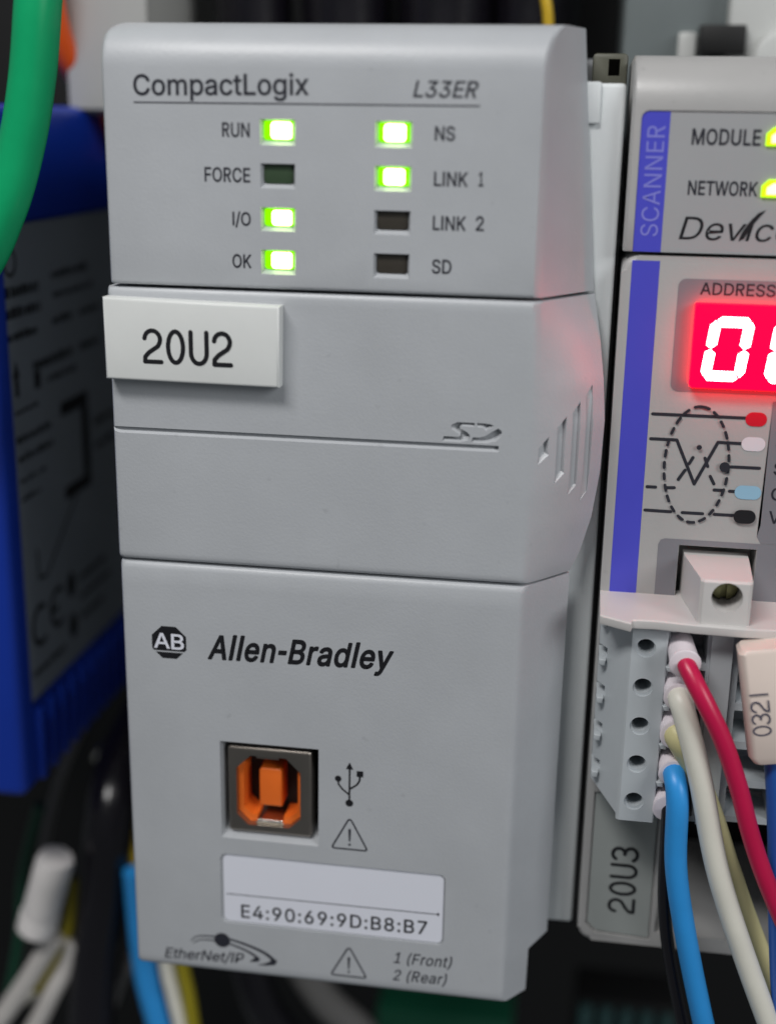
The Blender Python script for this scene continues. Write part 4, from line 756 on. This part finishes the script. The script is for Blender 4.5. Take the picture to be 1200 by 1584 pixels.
# ================================================================== POWER SUPPLY
ps = thing('power_supply', 'blue power supply with a dark printed side label left of the controller', 'power supply', (-55, 70, 5))
bm = bmesh.new(); add_box(bm, -85, -25, 22, 130, 9, 111.5, 1.6, 3)
cut_b = bmesh.new(); add_box(cut_b, -25.6, -20, 26.5, 128, 22.5, 95.5)
hs = cut(from_bm(bm), from_bm(cut_b))
housing = link('housing', hs, PS_BLUE, ps, 35)
for k in range(11):
    y0 = 27.5 + k * 4.4
    link('cooling_fin', box(-26, -24.2, y0, y0 + 2.3, 9.6, 21.6, .4), PS_BLUE, ps)
sl = link('side_label', box(-25.9, -25.35, 26.8, 127, 22.9, 95.0), PS_LABEL, ps)
sl['label'] = 'dark grey label with blurred black printing'
def side_sheet(polys, x):
    me_ = sheet(polys, 0)
    for v in me_.vertices: v.co = (x, v.co.x, v.co.z)
    return me_
X_ = -25.3
rows = [((27.0, 85.0), (39.0, 86.6)), ((27.0, 82.0), (38.8, 83.6)), ((27.2, 78.8), (38.2, 80.0)), ((43.2, 79.2), (51.0, 80.4)), ((35.1, 73.4), (50.2, 74.9)), ((27.9, 63.7), (40.2, 64.9)), ((28.2, 60.8), (40.6, 62.0)), ((28.4, 26.3), (41.0, 27.6)), ((43.5, 86.2), (58, 87.4)), ((44, 83.2), (60, 84.2)), ((54, 79.2), (63, 80.2)), ((53.5, 73.6), (62, 74.8)), ((40, 70.8), (52, 71.8)), ((58, 60), (70, 61.2)), ((58, 56), (68, 57.2)), ((48.5, 35.4), (60, 36.6)), ((48.5, 32.2), (62, 33.4)), ((48.5, 28.6), (58, 29.8)), ((28, 68.0), (36, 68.8)), ((28.2, 57.6), (38, 58.4)), ((28.2, 54.8), (36, 55.6))]
for (a0, b0), (a1, b1) in rows:
    polys = []; x = a0
    while x < a1 - .5:
        w = random.uniform(.5, 1.6); w = min(w, a1 - x); t_ = b1 - random.uniform(0, .35); polys.append([(x, b0), (x + w, b0), (x + w, t_), (x, t_)]); x += w + random.uniform(.2, .6)
    link('print_row', side_sheet(polys, X_), PS_INK, sl, 0)
link('print_frame', side_sheet([[(44.3, 64.4), (55.6, 64.4), (55.6, 66.6), (44.3, 66.6)], [(52.6, 52.8), (55.6, 52.8), (55.6, 64.3), (52.6, 64.3)], [(44.4, 50.6), (55.6, 50.6), (55.6, 52.7), (44.4, 52.7)]], X_), PS_INK, sl, 0)
link('print_mark', side_sheet([[(28.0, 73.4), (30.2, 73.4), (29.1, 76)], [(28.5, 70.6), (29.7, 70.6), (29.7, 73.3), (28.5, 73.3)], [(35.2, 70.6), (37.4, 70.6), (37.4, 73.2), (35.2, 73.2)]], X_), PS_INK, sl, 0)
link('print_mark', side_sheet([circle(44.7, 36.2, 1.6, 14, 2.2), circle(44.7, 29.0, 1.6, 14, 2.2)], X_), PS_INK, sl, 0)
def side_strokes(lines, w):
    me_ = strokes(lines, w, 0)
    for v in me_.vertices: v.co = (X_ + abs(v.co.y), v.co.x, v.co.z)
    return me_
link('conformity_mark', side_strokes([arc(32.2, 34.0, 3.0, 3.0, 60, 300, 12), arc(39.2, 34.4, 3.0, 3.0, 60, 300, 12), [(36.4, 34.4), (38.8, 34.4)]], .9), PS_INK, sl, 0)
link('print_curve', side_strokes([[(32.4, 46), (32.6, 41.5), (35.5, 41.0), (39, 43.5), (49.7, 51.0)]], .5), PS_INK, sl, 0)
link('round_mark', side_strokes([arc(29.3, 90, 1.9, 1.9, 0, 360, 16)], .5), PS_INK, sl, 0)

# ================================================================== CABLES AND CLUTTER AROUND
def cable(name, label, path, r, mt, cat='cable', group=None, n=18):
    return solo(name, tube(path, r, n, 10), mt, label, cat, path[-1], group, 60)
cable('cable', 'thick green cable sweeping down in front of the power supply', [(-6.0, 8, 150), (-7.6, 6, 132), (-8.6, 5, 122), (-9.8, 5, 114), (-11.6, 5, 106.6), (-14.4, 5, 99), (-19.5, 6, 91), (-30, 8, 82), (-46, 12, 74), (-70, 14, 64), (-110, 16, 52)], 2.75, G_GREEN)
cable('cable', 'orange cable hanging beside the pale duct at the top left', [(-27.5, 56, 160), (-28.2, 55, 140), (-28.2, 56, 127), (-27.6, 60, 119), (-25.5, 67, 113), (-22, 72, 104)], 2.1, G_ORANGE)
duct = thing('wire_duct', 'pale grey wire duct above the power supply at the top left', 'wire duct', (-20, 75, 110))
link('duct_body', box(-27.0, -14.4, 61, 100, 110.5, 210, .8), DUCT, duct)
link('duct_lid', box(-27.4, -14.0, 59, 61, 111.0, 210, .5), DUCT, duct)
for x, z1, r in ((-4, 132, 6.5), (12, 131, 7.5), (29, 133, 8), (44, 131, 7)):
    cable('cable', {-4: 'black cable behind the top left of the controller', 12: 'black cable second from the pale duct behind the controller top', 29: 'black cable behind the middle of the controller top', 44: 'black cable behind the top right of the controller'}[x], [(x - 3, 84, 200), (x, 82, 150), (x + 1, 84, 118), (x, 90, 90)], r, W_BLACK, 'cable', 'black cables behind the controller')
cable('wire', 'thin yellow wire above the top right of the controller', [(45.5, 60, 150), (46.4, 58, 132), (47.6, 58, 124.5), (48.2, 62, 112)], .8, YEL, 'wire')
# grey relay at the top right
rel = thing('relay_module', 'grey relay module with a round knob above the scanner module', 'relay', (76, 80, 108))
link('relay_body', box(58.5, 100, 64, 110, 108, 170, 1.2), RELAY, rel)
link('relay_front', box(73.6, 99, 60.5, 64.5, 110, 168, 1.0), PALE, rel)
link('dark_socket', box(69.6, 76.2, 59, 63, 120.3, 124.3, .3), BLACK, rel)
link('round_knob', prism(circle(81.6, 119.4, 4.4, 28), 57.5, 60.6, .8), PALE, rel)
link('relay_rib', box(66.8, 69.4, 62.6, 64.4, 110, 123.5, .4), PALE, rel)

# lower left: connectors and wires out of focus
cable('cable', 'fat black cable hanging below the power supply', [(-22, 90, 6), (-21, 66, 4), (-20, 48, 1), (-19.6, 41, -6), (-20.6, 40, -18), (-22.8, 40, -31), (-24.2, 40, -45), (-26, 40, -75)], 4.3, W_BLACK)
cn = thing('wire_connector', 'white wire connector out of focus at the lower left', 'connector', (-31, 35, -23))
def slab(a, b, w):
    A, B = Vector(a), Vector(b)
    return tube([a, tuple(A.lerp(B, .06)), tuple(A.lerp(B, .94)), b], [w * .7, w, w, w * .75], 20, 3)
link('connector_shell', slab((-26.2, 34, -8.6), (-30.6, 35, -22.2), 3.2), CONN, cn, 45)
link('connector_collar', slab((-30.0, 35, -20.2), (-31.0, 35, -23.4), 3.4), CONN, cn, 45)
cable('wire', 'yellow green wire just below the white connector', [(-25.5, 40, -16), (-26.2, 39, -22), (-27.8, 38, -27.5), (-33, 38, -38)], 1.1, YG, 'wire')
cable('cable', 'pale grey cable at the lower left, left one of a pair', [(-28.0, 36, -25.2), (-31.5, 36, -31), (-35.2, 36, -37), (-42, 36, -47), (-54, 36, -62)], 1.75, GREYWIRE, 'cable', 'pair of pale grey cables')
cable('cable', 'pale grey cable at the lower left, right one of a pair', [(-25.6, 38, -27), (-27.2, 38, -32), (-29.8, 37, -37.5), (-34, 37, -46), (-43, 37, -62)], 1.6, GREYWIRE, 'cable', 'pair of pale grey cables')
cable('wire', 'dull grey wire low between the black cable and the blue wire', [(-16.5, 44, -32), (-20, 44, -39), (-23.5, 44, -48), (-29, 44, -62)], 1.3, DULLWIRE, 'wire')
cable('wire', 'short yellow wire at the controller left edge, low down', [(-19, 52, -8), (-17.6, 46, -6), (-16.2, 42, -10), (-13.2, 42, -17), (-9, 44, -26)], 1.1, YEL, 'wire')
cable('wire', 'muted blue wire below the lower left corner of the controller', [(-14, 38, -12), (-13.4, 38, -26), (-12.6, 38, -34), (-10.6, 38, -44), (-7, 38, -64)], 2.1, W_BLUE, 'wire')
cable('wire', 'off white wire below the controller beside the blue wire', [(-9.6, 38, -14), (-9.1, 38, -29), (-8.1, 38, -35.5), (-6.6, 38, -44), (-4, 38, -64)], 1.3, W_WHITE, 'wire')
cable('wire', 'yellow green wire below the controller beside the off white wire', [(-6.6, 38, -14), (-6.2, 38, -29), (-5.3, 38, -35.5), (-4.5, 38, -44), (-3, 38, -64)], 1.2, YG, 'wire')
sc_ = thing('bolt', 'small grey bolt head blurred between the power supply and controller', 'bolt', (-33.9, 75, -12))
link('bolt_head', prism(circle(-33.9, -11.9, 1.9, 6), 75, 78, .4), METAL_BR, sc_)
link('bolt_shank', prism(circle(-33.9, -11.9, 1.1, 14), 78, 150.5), METAL_BR, sc_)
gc = thing('terminal_plug', 'dark green terminal plug below the controller', 'plug', (35, 92, -96))
link('plug_body', box(20, 49, 88, 100, -100, -72.6, .8), DGREEN, gc)
for k in range(4): link('plug_slot', box(22.5 + 7 * k, 26 + 7 * k, 87.4, 89, -92, -82, .2), BLACK, gc)
tc_ = thing('terminal_strip', 'dark teal terminal strip under the scanner module', 'terminal strip', (72, 92, -90))
link('strip_body', box(62, 84, 92, 104, -92, -67.5, .8), BLACK, tc_)
for k in range(5): link('terminal', box(63 + 4.2 * k, 65.6 + 4.2 * k, 90.5, 92.5, -88, -68.6, .4), TEAL, tc_)

cable('cable', 'dull grey cable blurred under the left half of the controller', [(8, 60, -40), (14, 62, -52), (22, 64, -62), (34, 66, -86)], 3.2, DULLWIRE)
cable('cable', 'black cable crossing below the controller beside the dull grey one', [(-2, 58, -30), (2, 58, -50), (9, 60, -66), (12, 60, -90)], 3.6, W_BLACK)

cable('wire', 'thin off white wire crossing under the pair of pale cables', [(-23, 46, -24), (-28, 44, -34), (-38, 42, -44), (-52, 40, -52)], .9, W_WHITE, 'wire')
cable('wire', 'thin dark green wire at the far lower left', [(-34, 46, -6), (-38, 46, -20), (-40, 46, -36), (-46, 46, -60)], 1.0, DGREEN, 'wire')
cable('wire', 'thin dull grey wire hanging under the power supply corner', [(-30, 60, 6), (-35, 56, -8), (-38, 52, -24), (-44, 50, -50)], .9, DULLWIRE, 'wire')
